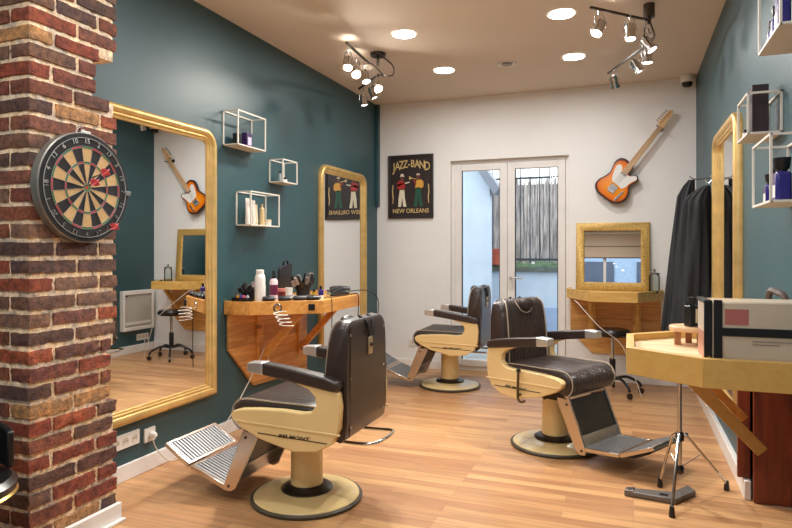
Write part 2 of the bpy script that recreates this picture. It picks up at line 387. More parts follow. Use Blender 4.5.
for c in range(nc):
    z0 = c*CH; z1 = min(z0+CH-.0165-.004*random.random(), HC-.002)
    if z1-z0 < .015: continue
    end = PY1
    if 1.94 < z0 < 2.10: end = PY1-.085-.04*random.random()
    if 1.86 < z0 <= 1.94: end = PY1-.045
    if .56 < z0 < .80: end = PY1-.035
    if z0 > 2.5: end = PY1-.01
    # right-hand face (x = PX) : courses running away from the corner
    y = PY0
    first = .215 if c % 2 == 0 else .105
    segs = []
    Ls = [first]+[.215]*3
    for L_ in Ls:
        L_ = L_+random.uniform(-.012, .012)
        if y+L_ > end-.02: L_ = end-y
        segs.append((y, y+L_)); y += L_+.0145
        if y > end-.03: break
    red = random.random() < .25
    for i, (a, bb) in enumerate(segs):
        dx = random.uniform(-.0025, .003)
        col = lin(random.choice(PAL))
        if z0 < .40 and random.random() < .5: col = lin((130, 68, 50))
        if random.random() < .06: col = lin((176, 132, 86))
        col = col+(1,)
        xin = PX-.215 if (i == 0 and c % 2 == 1) else PX-.105
        rough_box(m, (xin, a, z0), (PX+dx, bb, z1), 4, max(3, int((bb-a)/.022)), 4, col, .0018 if z0 > .9 else .0027, cols)
    # front face (y = PY0): from the corner back to the wall
    x = PX-(.215 if c % 2 == 1 else .105)-.011
    while x > .01:
        L_ = .215 if c % 2 == 1 else .225
        x0 = max(.0, x-L_)
        rough_box(m, (x0, PY0+random.uniform(-.003, .005), z0), (x, PY0+.1, z1), max(3, int((x-x0)/.024)), 4, 4, lin(random.choice(PAL))+(1,), .0018, cols)
        x = x0-.014
# mortar bed
def mcore(p, q, n):
    rough_box(m, p, q, n[0], n[1], n[2], mort, .0016, cols)
mcore((.0, PY0+.008, 0), (PX-.008, PY1-.125, HC-.001), (14, 14, 90))
mcore((.0, PY1-.13, 0), (PX-.008, PY1-.012, .555), (8, 6, 20)); mcore((.0, PY1-.13, .555), (PX-.008, PY1-.05, .80), (8, 4, 9)); mcore((.0, PY1-.13, .80), (PX-.008, PY1-.012, 1.93), (8, 6, 40)); mcore((.0, PY1-.13, 2.11), (PX-.008, PY1-.012, HC-.001), (8, 6, 25))
struct(m.build('wall_pillar', vcol_mat('old_brick', .85, .5, 120), ang=60))
m = MB(); m.b2((PX+.004, PY0-.03, 0), (PX+.026, PY1+.004, .085)); m.b2((.0, PY0-.03, 0), (PX+.004, PY0-.006, .085)); m.b2((PX+.026, PY0-.04, 0), (PX+.045, PY1+.012, .014))
struct(m.build('baseboard_pillar', TRIM, bevel=.003))

# ------------------------------------------------------------------ ceiling lights
LAMP = emis('downlight_glow', (.97, .985, 1.), 64.)
def downlight():
    t = thing('ceiling_downlight', None, 'downlight')
    MB().lathe([(.080, -.004), (.088, -.006), (.092, -.001), (.092, 0)], 32, cap=False).build('trim_ring', PLAST, t)
    MB().lathe([(0, -.003), (.081, -.003)], 32, cap=False).build('lens', LAMP, t)
    return t
spots = [(1.03, 4.21, 'round recessed ceiling light left, nearer the camera, above the left desk'), (1.05, 5.18, 'round recessed ceiling light nearest the back wall, beside the left spot track'),
         (2.14, 4.22, 'round recessed ceiling light left of the right spot track bar'), (2.14, 5.19, 'round recessed ceiling light between right spot track and back wall')]
extra = [(.45, .5), (1.04, 3.0), (2.14, 3.0), (1.04, 1.7), (2.14, 1.7), (1.04, .3), (2.14, .3), (1.04, -1.1), (2.14, -1.1)]  # unseen; first and last two added to brighten the pillar front, rest continue the grid
d0 = downlight()
for i, s_ in enumerate(spots+[(a, b_, 'extra unseen recessed ceiling light above the front of the shop') for a, b_ in extra]):
    o = d0 if i == 0 else copy_tree(d0)
    o.location = (s_[0], s_[1], HC-.0005); tag(o, s_[2], 'downlight', 'recessed ceiling lights')
t = thing('ceiling_vent', 'small round pale air vent in the ceiling between the lights and the door', 'vent', (1.6, 5.18, HC-.0005))
MB().lathe([(.05, -.003), (.075, -.01), (.08, -.002), (.08, 0)], 28, cap=False).build('collar', PLAST, t)
MB().lathe([(0, -.014), (.04, -.013), (.042, -.006), (.02, -.002)], 28).build('disc', mat('vent_grey', (170, 164, 156), .6), t)

SPOTG = emis('spot_glow', (1., .9, .78), 260.)
SPOTD = emis('spot_glow_dim', (1., .92, .84), 7.)
def head(parent, at, aim, lit):
    """one adjustable spot: yoke, can, reflector ring, lens"""
    a = Vector(aim).normalized(); q = Vector((0, 0, -1)).rotation_difference(a).to_matrix().to_4x4()
    M = Matrix.Translation(at) @ q
    m = MB(); m.lathe([(.012, .05), (.026, .045), (.03, .02), (.03, -.03), (.038, -.045), (.038, -.052), (.031, -.052)], 20, M=M, cap=False)
    h = m.build('spot_head', CHROME, parent)
    y = MB(); s_ = .036
    y.tube([M @ Vector((s_, 0, 0)), M @ Vector((s_, 0, .03)), Vector(at)+Vector((s_*.6, 0, .075)), Vector(at)+Vector((-s_*.6, 0, .075)), M @ Vector((-s_, 0, .03)), M @ Vector((-s_, 0, 0))], .003, 6)
    y.cyl(Vector(at)+Vector((0, 0, .075)), Vector(at)+Vector((0, 0, .1)), .006)
    y.build('yoke', CHROME, h)
    MB().lathe([(0, -.046), (.031, -.046)], 20, M=M, cap=False).build('lens', SPOTG if lit else SPOTD, h)
    if lit:
        ld = bpy.data.lights.new('spot_beam', 'SPOT'); ld.energy = lit; ld.spot_size = math.radians(100); ld.spot_blend = .6; ld.shadow_soft_size = .03; ld.color = (1, .96, .92)
        lo = bpy.data.objects.new('spot_beam', ld); COL.objects.link(lo); lo.parent = h
        lo.matrix_local = Matrix.Translation(Vector(at)+a*.06) @ Vector((0, 0, -1)).rotation_difference(a).to_matrix().to_4x4()
DARKC = mat('dark_chrome', (84, 78, 72), .25, .9)
t = thing('spotlight_track', 'zigzag ceiling spotlight track with six chrome heads on the right', 'track light', (0, 0, 0), group=None)
MB().bar((2.343, 3.881, 2.71), (2.679, 4.233, 2.71), .014, .014).build('rail', DARKC, t)
MB().bar((2.689, 4.70, 2.71), (2.397, 5.395, 2.71), .014, .014).build('rail', DARKC, t)
m = MB(); m.lathe([(.035, 2.735), (.035, HC-.001)], 20, c=(2.68, 4.25, 0)); m.cyl((2.68, 4.24, 2.69), (2.68, 4.24, 2.76), .012)
m.tube([(2.68, 4.25, 2.72), (2.70, 4.34, 2.70), (2.72, 4.5, 2.69), (2.70, 4.64, 2.7), (2.689, 4.70, 2.71)], .006, 6, smooth=3)
m.tube([(2.66, 4.25, 2.72), (2.655, 4.4, 2.70), (2.66, 4.55, 2.69), (2.68, 4.70, 2.71)], .005, 6, smooth=3)
m.build('canopy', DARKC, t)
for at, aim, lit in (((2.39, 3.925, 2.60), (-.35, -.45, -1), 26), ((2.566, 4.10, 2.61), (.05, -.15, -1), 0), ((2.676, 4.36, 2.60), (.5, -.1, -.8), 0), ((2.677, 4.62, 2.60), (.1, 0, -1), 0), ((2.609, 4.89, 2.61), (.5, .1, -.9), 0), ((2.449, 5.27, 2.61), (.2, .5, -.9), 0)):
    head(t, at, aim, lit)
t = thing('spotlight_track', 'tangled ceiling spotlight fixture with glaring heads beside the teal wall on the left', 'track light')
MB().bar((.70, 3.93, 2.71), (.66, 4.42, 2.71), .014, .014).build('rail', DARKC, t)
MB().bar((.62, 4.74, 2.71), (.27, 5.10, 2.71), .014, .014).build('rail', DARKC, t)
m = MB(); m.lathe([(.06, 2.795), (.065, HC-.001)], 24, c=(.686, 4.55, 0)); m.tube([(.66, 4.40, 2.71), (.66, 4.55, 2.72), (.66, 4.74, 2.69), (.63, 4.74, 2.71)], .006, 6, smooth=3)
m.tube([(.70, 4.45, 2.80), (.78, 4.62, 2.74), (.72, 4.78, 2.70), (.62, 4.74, 2.71)], .006, 6, smooth=3); m.cyl((.686, 4.55, 2.72), (.686, 4.55, 2.8), .012)
m.build('canopy', DARKC, t)
for at, aim, lit in (((.665, 4.03, 2.60), (.2, -.5, -1), 8), ((.63, 4.25, 2.60), (.35, -.7, -.75), 24), ((.63, 4.42, 2.61), (.3, -.2, -1), 0), ((.61, 4.70, 2.60), (.62, -.6, -.65), 30), ((.49, 4.90, 2.61), (.3, .2, -.9), 0), ((.33, 5.07, 2.60), (.1, .1, -1), 0)):
    head(t, at, aim, lit)
# a spot aimed at the guitar wall, real head on the left track
t = thing('dome_camera', 'small white dome security camera high in the back right corner', 'camera', (3.05, YB-.075, HC-.001))
MB().lathe([(.062, 0), (.062, -.045), (.055, -.06), (.045, -.062)], 28).build('housing', PLAST, t)
MB().lathe([(.046, -.06), (.042, -.085), (.028, -.1), (0, -.106)], 24, cap=False).build('dome', BLACK, t)

# ------------------------------------------------------------------ mirrors (local: wall at y=0, front is -y)
def rr_path(w, h, rt, rb, n=8):
    P = []
    for cx, cz, r, a0 in ((w/2-rt, h-rt, rt, 0), (-w/2+rt, h-rt, rt, PI/2), (-w/2+rb, rb, rb, PI), (w/2-rb, rb, rb, 1.5*PI)):
        if r < .02: P.append((cx+r*(1 if math.cos(a0+PI/4) > 0 else -1), cz+r*(1 if math.sin(a0+PI/4) > 0 else -1))); continue
        for i in range(n+1): P.append((cx+r*math.cos(a0+PI/2*i/n), cz+r*math.sin(a0+PI/2*i/n)))
    return P
def offs(P, d):
    n = len(P); out = []
    for i in range(n):
        a, b_, c = Vector(P[i-1]), Vector(P[i]), Vector(P[(i+1) % n])
        t1, t2 = (b_-a), (c-b_)
        if t1.length < 1e-6: t1 = t2
        if t2.length < 1e-6: t2 = t1
        n1 = Vector((-t1.y, t1.x)).normalized(); n2 = Vector((-t2.y, t2.x)).normalized(); nn = (n1+n2).normalized()
        k = max(.5, nn.dot(n1)); out.append(tuple(b_+nn*d/k))
    return out
def mirror(label, loc, rz, w, h, rt=.115, rb=.0, prof=None, m_=GOLD, tilt=0., depth=.04, name='wall_mirror', cat='mirror'):
    t = thing(name, label, cat, loc, rz); t.rotation_euler = (tilt, 0, rz)
    prof = prof or [(0, 0), (0, .032), (.008, .042), (.022, .046), (.038, .04), (.046, .028), (.052, .03), (.058, .028), (.062, .02), (.072, .018), (.076, .01), (.076, .004)]
    P = rr_path(w, h, rt, rb); rings = []
    for o_, d_ in prof: rings.append([(a, -d_, b_) for a, b_ in offs(P, o_)])
    M_ = MB(); n = len(P); R = [[M_.bm.verts.new(p) for p in rg] for rg in rings]
    for k in range(len(R)):
        a, b_ = R[k], R[(k+1) % len(R)]
        for i in range(n): M_.bm.faces.new((a[i], a[(i+1) % n], b_[(i+1) % n], b_[i]))
    bmesh.ops.remove_doubles(M_.bm, verts=M_.bm.verts, dist=1e-5)
    M_.build('frame', m_, t, ang=50)
    q = offs(P, prof[-1][0]-.004)
    MB().prism(q, .003, .0085, lambda a, b_, hh: (a, -hh, b_)).build('mirror_glass', SILVER, t, smooth=False)
    return t
mirror('tall gold framed mirror beside the brick pillar, reflecting the guitar', (.004, 2.75, .312), PI/2-.0048, 1.2, 1.712)
mirror('tall gold framed mirror on the teal wall behind the left desk, nearest the back wall', (.0, 5.325, .30), PI/2, .99, 1.715)
mirror('tall gold framed mirror on the right wall beside the hanging coats', (W, 4.21, .30), -PI/2, .945, 1.71)
mirror('small square mirror with flecked gold frame standing on the back wall desk', (2.412, YB-.042, .868), 0, .655, .64, rt=.004, rb=.004,
       prof=[(0, 0), (0, .024), (.004, .028), (.068, .024), (.074, .018), (.078, .006), (.078, .004)], m_=GOLDF, tilt=-math.radians(3.8), name='desk_mirror')

# ------------------------------------------------------------------ wall desks
def desk(name, label, loc, rz, poly, rim, mf, mp_, mtop, ths, struts, panel, fh=.09, posts=True, zs=(.45, .79), reach=.36, lip=.022):
    t = thing(name, label, 'desk', loc, rz)
    zt = rim-lip
    inner = poly
    MB().prism(offs(poly, .004), zt-.03, zt).build('desktop', mtop, t, bevel=.001)
    # rim boards along the open edges, poly runs wall-left -> out -> wall-right
    n = len(poly); m = MB()
    for i in range(n-1):
        a, b_ = Vector(poly[i]), Vector(poly[i+1])
        m2 = MB(); d_ = (b_-a).normalized(); nn = Vector((-d_.y, d_.x))
        e0 = d_*(0 if i == 0 else -.0); e1 = d_*.0
        q0, q1 = a+e0, b_+e1
        c_prev = (a-Vector(poly[i-1])).normalized() if i > 0 else None
        def corner(p, da, db):
            if da is None or db is None: return p+nn*ths
            n1 = Vector((-da.y, da.x)); n2 = Vector((-db.y, db.x)); k = (n1+n2).normalized(); return p+k*ths/max(.4, k.dot(n1))
        dn = (Vector(poly[i+2])-b_).normalized() if i < n-2 else None
        p0 = corner(a, c_prev, d_) if i > 0 else a+nn*ths
        p1 = corner(b_, d_, dn) if i < n-2 else b_+nn*ths
        m.prism([tuple(a), tuple(b_), tuple(p1), tuple(p0)], rim-fh, rim)
    m.build('rim', mf, t, bevel=.002)
    MB().prism(panel, .004, .026, lambda a, b_, h: (a, -h, b_)).build('back_panel', mp_, t, bevel=.002)
    for x in struts:
        m = MB(); m.bar((x, -.045, zs[0]), (x, -reach, zs[1]), .05, .032, up=(1, 0, 0)); m.build('brace', mf, t, bevel=.003)
        if posts: MB().b2((x-.035, -.045, zs[0]-.04), (x+.035, -.027, zt-.032)).build('post', mf, t, bevel=.003)
    return t
dl = desk('wall_desk', 'orange pine wall desk crowded with barber tools, under the small wire shelves', (0, 4.115, 0), PI/2,
     [(-.635, -.001), (-.635, -.2), (-.335, -.6), (.285, -.6), (.635, -.2), (.635, -.001)], .905, PINEO, PINEP, PINEO, .022, (-.255, .335),
     [(-.61, .84), (-.61, .57), (-.31, .27), (.40, .245), (.47, .245), (.47, .84)], lip=.004)
db = desk('wall_desk', 'honey pine wall desk under the small square mirror on the back wall', (2.43, YB, 0), 0,
     [(-.42, -.001), (-.42, -.2), (-.18, -.59), (.2, -.59), (.42, -.2), (.42, -.001)], .89, PINEY, PINEYP, PINEY, .022, (-.2, .2),
     [(-.40, .82), (-.40, .47), (-.2, .27), (.2, .27), (.405, .47), (.405, .82)])
dr = desk('wall_desk', 'pale plywood wall desk with raised golden rim in the right foreground', (W, 2.645, 0), -PI/2,
     [(-.375, -.001), (-.375, -.38), (-.19, -.58), (.205, -.58), (.375, -.34), (.375, -.001)], .89, PLYE, PINEYP, PLY, .03, (-.33,),
     [(-.34, .78), (.34, .78), (.34, .81), (-.34, .81)], fh=.098, posts=False, zs=(.40, .83), reach=.46, lip=.028)
MB().bar((-.40, -.10, .515), (-.40, -.36, .79), .035, .03, up=(1, 0, 0)).build('brace', PINEO, dr, bevel=.002)
MB().lathe([(.03, .905), (.032, .908), (.022, .909), (.02, .905)], 20, c=(0, 0, 0), M=Matrix.Translation((-.532, -.356, .86)) @ Matrix.Rotation(math.radians(-53.13), 4, 'Z') @ Matrix.Rotation(-PI/2, 4, 'X') @ Matrix.Translation((0, 0, -.905)), cap=False).build('holder_ring', CHROME, dl)
MB().box((0, -.026, 0), (.045, .012, .045), Matrix.Translation((-.387, -.53, .862)) @ Matrix.Rotation(math.radians(-53.13), 4, 'Z')).build('socket', BLACK, dl, bevel=.003)

# ------------------------------------------------------------------ barber chairs
def ribbed(profile, ys, amp, period, edge, center=(0, 0)):
    """closed (u,z) profile swept over y with rounded ends and ribs"""
    n = len(profile); cx, cz = center; rings = []
    nor = []
    for i in range(n):
        a, c = profile[i-1], profile[(i+1) % n]; t_ = Vector((c[0]-a[0], c[1]-a[1])).normalized(); nor.append((t_.y, -t_.x))
    area = sum(profile[i][0]*profile[(i+1) % n][1]-profile[(i+1) % n][0]*profile[i][1] for i in range(n))
    sg = 1 if area > 0 else -1
    w = max(ys)
    for y in ys:
        e = abs(y)/w; sh = edge*(1-math.sqrt(max(0., 1-max(0., (e-.8)/.2)**2)))
        rib = -amp*(1-abs(math.cos(PI*y/period)))**2 if abs(y) < w*.8 else 0
        if abs(y) < w*.8: pass
        rings.append([(p[0]+sg*nn[0]*(rib-sh), y, p[1]+sg*nn[1]*(rib-sh)) for p, nn in zip(profile, nor)])
    return rings
def arc(cx, cz, r, a0, a1, n): return [(cx+r*math.cos(math.radians(a0+(a1-a0)*i/n)), cz+r*math.sin(math.radians(a0+(a1-a0)*i/n))) for i in range(n+1)]
DEC = mat('dark_script', (52, 44, 34), .4)
SIDE = [(.236, .486), (.20, .497), (.10, .506), (-.03, .510), (-.13, .507), (-.178, .515), (-.203, .545), (-.200, .585), (-.165, .618), (-.10, .640), (-.10, .655), (-.30, .622), (-.314, .612), (-.324, .55), (-.318, .45), (-.285, .38), (-.21, .338), (-.086, .324), (.09, .365), (.20, .411), (.243, .445), (.252, .468)]
def make_chair(ft=((.335, .075), (.555, .155), (.565, .16), (.715, .250))):
    t = thing('barber_chair', None, 'chair')
    # base
    o = MB().lathe([(.0, .0), (.268, .0), (.280, .006), (.281, .016), (.274, .022), (.262, .021)], 56, cap=False).build('base_rim', RIM, t)
    MB().lathe([(.266, .019), (.262, .026), (.22, .036), (.15, .046), (.10, .052), (.0, .052)], 56, cap=False).build('base', CREAM, t)
    MB().lathe([(.128, .046), (.13, .056), (.115, .066), (.088, .072), (.086, .078), (.0, .078)], 40, cap=False).build('collar', mat('dark_collar', (66, 58, 48), .3, .6), t)
    MB().lathe([(.082, .066), (.080, .30), (.083, .33), (.0, .33)], 40, cap=False).build('column', CREAM, t)
    m = MB(); m.box((-.03, 0, .35), (.34, .30, .045)); m.box((.10, 0, .39), (.22, .42, .05)); m.build('seat_mount', mat('dark_mount', (48, 44, 38), .4, .5), t, bevel=.006)
    MB().cyl((-.02, .084, .315), (-.02, -.084, .315), .014).build('bolt', BLACK, t)
    # side shells
    for s in (-1, 1):
        y0, y1 = s*.243, s*.290
        fn = lambda a, b_, h: (a, h, b_)
        sh = MB().prism(SIDE, y0, y1, fn).build('side_shell', CREAM, t, bevel=.009, seg=3)
        MB().prism([(.232, .446), (.226, .436), (-.322, .420), (-.328, .430), (-.10, .437)], y1-s*.004, y1+s*.0035, fn).build('moulding', CREAM, sh, bevel=.002)
        MB().prism([(.10, .397), (.10, .393), (-.262, .381), (-.262, .385)], y1-s*.002, y1+s*.002, fn).build('badge_line', DEC, sh)
        text('lettering', 'BELMONT', .021, DEC, sh, (-.09, y1+s*.0025, .394), (PI/2, 0, PI if s > 0 else 0), .001, .3, 1.7)
        # arm
        A = [(.075, .668), (-.29, .616), (-.312, .618), (-.322, .636), (-.311, .662), (-.25, .680), (-.1, .703), (.075, .724)]
        MB().prism(A, s*.228, s*.300, fn).build('arm_pad', LEATH, t, bevel=.014, seg=3)
        MB().prism([(.155, .678), (.07, .667), (.07, .726), (.155, .721)], s*.230, s*.298, fn).build('arm_tip', mat('satin_chrome', (226, 224, 220), .32, .85), t, bevel=.005)
        # footrest arms
        MB().prism([(.20, .40), (.158, .375), (.16, .34), (.285, .075), (.315, .058), (.345, .062), (.352, .085), (.345, .11), (.245, .36), (.235, .39)], s*.192, s*.206, fn).build('footrest_arm', mat('warm_chrome', (206, 198, 188), .22, 1.), t, bevel=.003)
        b_ = MB()
        for u, z in ((.215, .37), (.225, .335), (.325, .085)): b_.lathe([(.007, -.002), (.007, .003), (0, .005)], 12, M=Matrix.Translation((u, s*.206, z)) @ Matrix.Rotation(-s*PI/2, 4, 'X'))
        b_.build('rivet', DARKC, t)
    # seat
    P = [(-.24, .40), (-.24, .50), (-.20, .528), (-.1, .533), (.05, .532), (.16, .533)]+arc(.205, .455, .080, 80, -70, 9)+[(.16, .405), (.0, .402)]
    ys = [(-1+2*i/88)*.241 for i in range(89)]
    MB().loft(ribbed(P, ys, .007, .034, .02)).build('seat', LEATH, t, ang=80)
    # piping on the seat edge
    for s in (-1, 1):
        pts = [(-.2, s*.232, .524), (-.1, s*.232, .529), (.05, s*.232, .530), (.16, s*.232, .534)]+[(a, s*.232, b_) for a, b_ in arc(.205, .455, .079, 75, -68, 6)]
        MB().tube(pts, .004, 6, smooth=2).build('piping', PIPE, t)
    # backrest
    P = [(-.325, .395), (-.210, .40), (-.205, .50), (-.215, .70), (-.235, .86), (-.25, .905), (-.275, .925), (-.31, .922), (-.332, .90), (-.335, .70)]
    Q = cat2(P, 4)
    ys = [(-1+2*i/84)*.238 for i in range(85)]
    w = .238
    rings = ribbed(Q, ys, .0075, .034, .016)
    fr = []
    for y, rg in zip(ys, rings):          # ribs only on the front, upper corners drawn in
        r2 = []
        for (u, yy, z), q in zip(rg, Q):
            if q[0] < -.285: u, z = q[0], q[1]
            yy2 = yy*(1-.05*max(0, (z-.6)/.33))
            z2 = z-.030*max(0., (abs(y)/w-.72)/.28)**2.2 if z > .85 else z
            r2.append((u, yy2, z2))
        fr.append(r2)
    bk = MB().loft(fr).build('backrest', LEATH, t, ang=80)
    for s in (-1, 1):
        MB().tube([(-.205, s*.205, .42), (-.205, s*.204, .55), (-.212, s*.202, .70), (-.23, s*.198, .85), (-.25, s*.19, .905), (-.28, s*.18, .924)], .0045, 6, smooth=3).build('piping', PIPE, bk)
        b_ = MB()
        for z in (.44, .66, .86): b_.lathe([(.006, 0), (.004, .004), (0, .005)], 10, M=Matrix.Translation((-.336, s*.2, z)) @ Matrix.Rotation(-PI/2, 4, 'Y'))
        b_.build('rivet', CHROME, bk)
    # seam lines of the back cover
    MB().tube([(-.333, .205, .40), (-.337, .205, .7), (-.335, .2, .9)], .003, 6).build('seam', LEATH, bk)
    # headrest roll with piping
    rg = []
    for i in range(13):
        a = PI*i/12; y = -.062*math.cos(a); rr = .033*math.sin(a)**.5+.001
        rg.append([(-.226+rr*.85*math.cos(2*PI*k/16), y, .892+rr*1.15*math.sin(2*PI*k/16)) for k in range(16)])
    MB().loft(rg).build('headrest', LEATH, t, ang=80)
    MB().tube([(-.258, -.082, .912), (-.238, -.076, .88), (-.226, -.05, .848), (-.221, 0, .832), (-.226, .05, .848), (-.238, .076, .88), (-.258, .082, .912)], .0045, 6, smooth=3).build('headrest_piping', PIPE, t)
    # back badge and strap
    MB().box((-.339, -.02, .785), (.008, .05, .085)).build('back_badge', mat('brass_badge', (196, 176, 140), .3, .7), t, bevel=.003)
    m = MB()
    for s in (-1, 1): m.tube([(-.30, -.02+s*.05, .932), (-.338, -.02+s*.042, .90), (-.344, -.02+s*.022, .83)], .006, 6, smooth=3)
    m.build('strap', BLACK, t)
    MB().lathe([(.006, 0), (.011, .003), (0, .012)], 14, M=Matrix.Translation((-.343, -.02, .79)) @ Matrix.Rotation(-PI/2, 4, 'Y')).build('badge_stud', DARKC, t)
    # calf panel and bottom bars
    MB().prism([(.232, .36), (.222, .36), (.300, .16), (.310, .163)], -.19, .19, lambda a, b_, h: (a, h, b_)).build('calf_panel', CALF, t, bevel=.002)
    MB().prism([(.311, .163), (.298, .158), (.335, .075), (.348, .08)], -.19, .19, lambda a, b_, h: (a, h, b_)).build('heel_plate', STEEL, t, bevel=.002)
    MB().cyl((.215, -.2, .372), (.215, .2, .372), .010).build('top_bar', CHROME, t)
    # treads
    def tread(p, q, nm, nr):
        p, q = Vector(p), Vector(q); d_ = (q-p).normalized(); L_ = (q-p).length; up = Vector((-d_.y, d_.x))
        fr_ = MB(); fn = lambda a, b_, h: (p.x+d_.x*a+up.x*b_, h, p.y+d_.y*a+up.y*b_)
        for s in (-1, 1): fr_.prism([(0, -.018), (L_, -.014), (L_, .006), (0, .006)], s*.186, s*.204, fn)
        fr_.prism([(L_-.016, -.012), (L_, -.012), (L_, .007), (L_-.016, .007)], -.19, .19, fn); fr_.prism([(0, -.012), (.014, -.012), (.014, .005), (0, .005)], -.19, .19, fn)
        o_ = fr_.build(nm, mat('warm_chrome', (206, 198, 188), .22, 1.), t, bevel=.002)
        MB().prism([(.01, -.010), (L_-.01, -.010), (L_-.01, -.004), (.01, -.004)], -.188, .188, fn).build('tread_bed', BLACK, o_)
        r_ = MB()
        for k in range(nr):
            y = -.176+.352*k/(nr-1); r_.prism([(.012, -.004), (L_-.014, -.004), (L_-.014, .005), (.012, .005)], y-.0058, y+.0058, fn)
        r_.build('tread_ribs', mat('tread_grey', (150, 150, 150), .4, .6), o_)
        if nm == 'upper_tread': MB().prism([(.01, -.012), (L_-.004, -.012), (L_*.75, -.030), (L_*.35, -.036), (.03, -.026)], -.182, .182, fn).build('underside', BLACKM, o_, bevel=.003)
        return o_
    tread(ft[0], ft[1], 'lower_tread', 17)
    tread(ft[2], ft[3], 'upper_tread', 17)
    # rear hoop and lever
    MB().tube([(-.20, -.12, .345), (-.34, -.125, .345), (-.41, -.115, .35), (-.44, -.06, .355), (-.44, .06, .355), (-.41, .115, .35), (-.34, .125, .345), (-.20, .12, .345)], .008, 8, smooth=4).build('rear_hoop', CHROME, t)
    m = MB(); m.tube([(-.05, -.31, .50), (-.05, -.315, .38), (-.045, -.317, .335), (-.02, -.32, .322), (.01, -.325, .335)], .008, 8, smooth=4); m.cyl((-.05, -.25, .36), (-.05, -.312, .36), .009)
    m.build('lever', mat('bronze_metal', (120, 104, 80), .3, .9), t); MB().lathe([(.001, -.012), (.014, -.006), (.015, .006), (.001, .014)], 14, c=(-.05, -.31, .51)).build('lever_knob', BLACK, t)
    return t
c1 = make_chair()
c2 = copy_tree(c1); c3 = make_chair(((.325, .100), (.555, .118), (.562, .122), (.752, .205)))
G = 'brown and cream barber chairs'
move(c1, (1.036, 2.756, 0), math.radians(180)); tag(c1, 'nearest barber chair with cream sides, its back turned, facing the tall mirror by the pillar', 'chair', G)
move(c2, (1.021, 5.471, 0), math.radians(181)); tag(c2, 'barber chair farthest away, side on, near the glass door and white wall', 'chair', G)
move(c3, (2.116, 4.054, 0), math.radians(-28.6)); tag(c3, 'barber chair in the centre right, showing its pleated front and headrest, footrest to the right', 'chair', G)

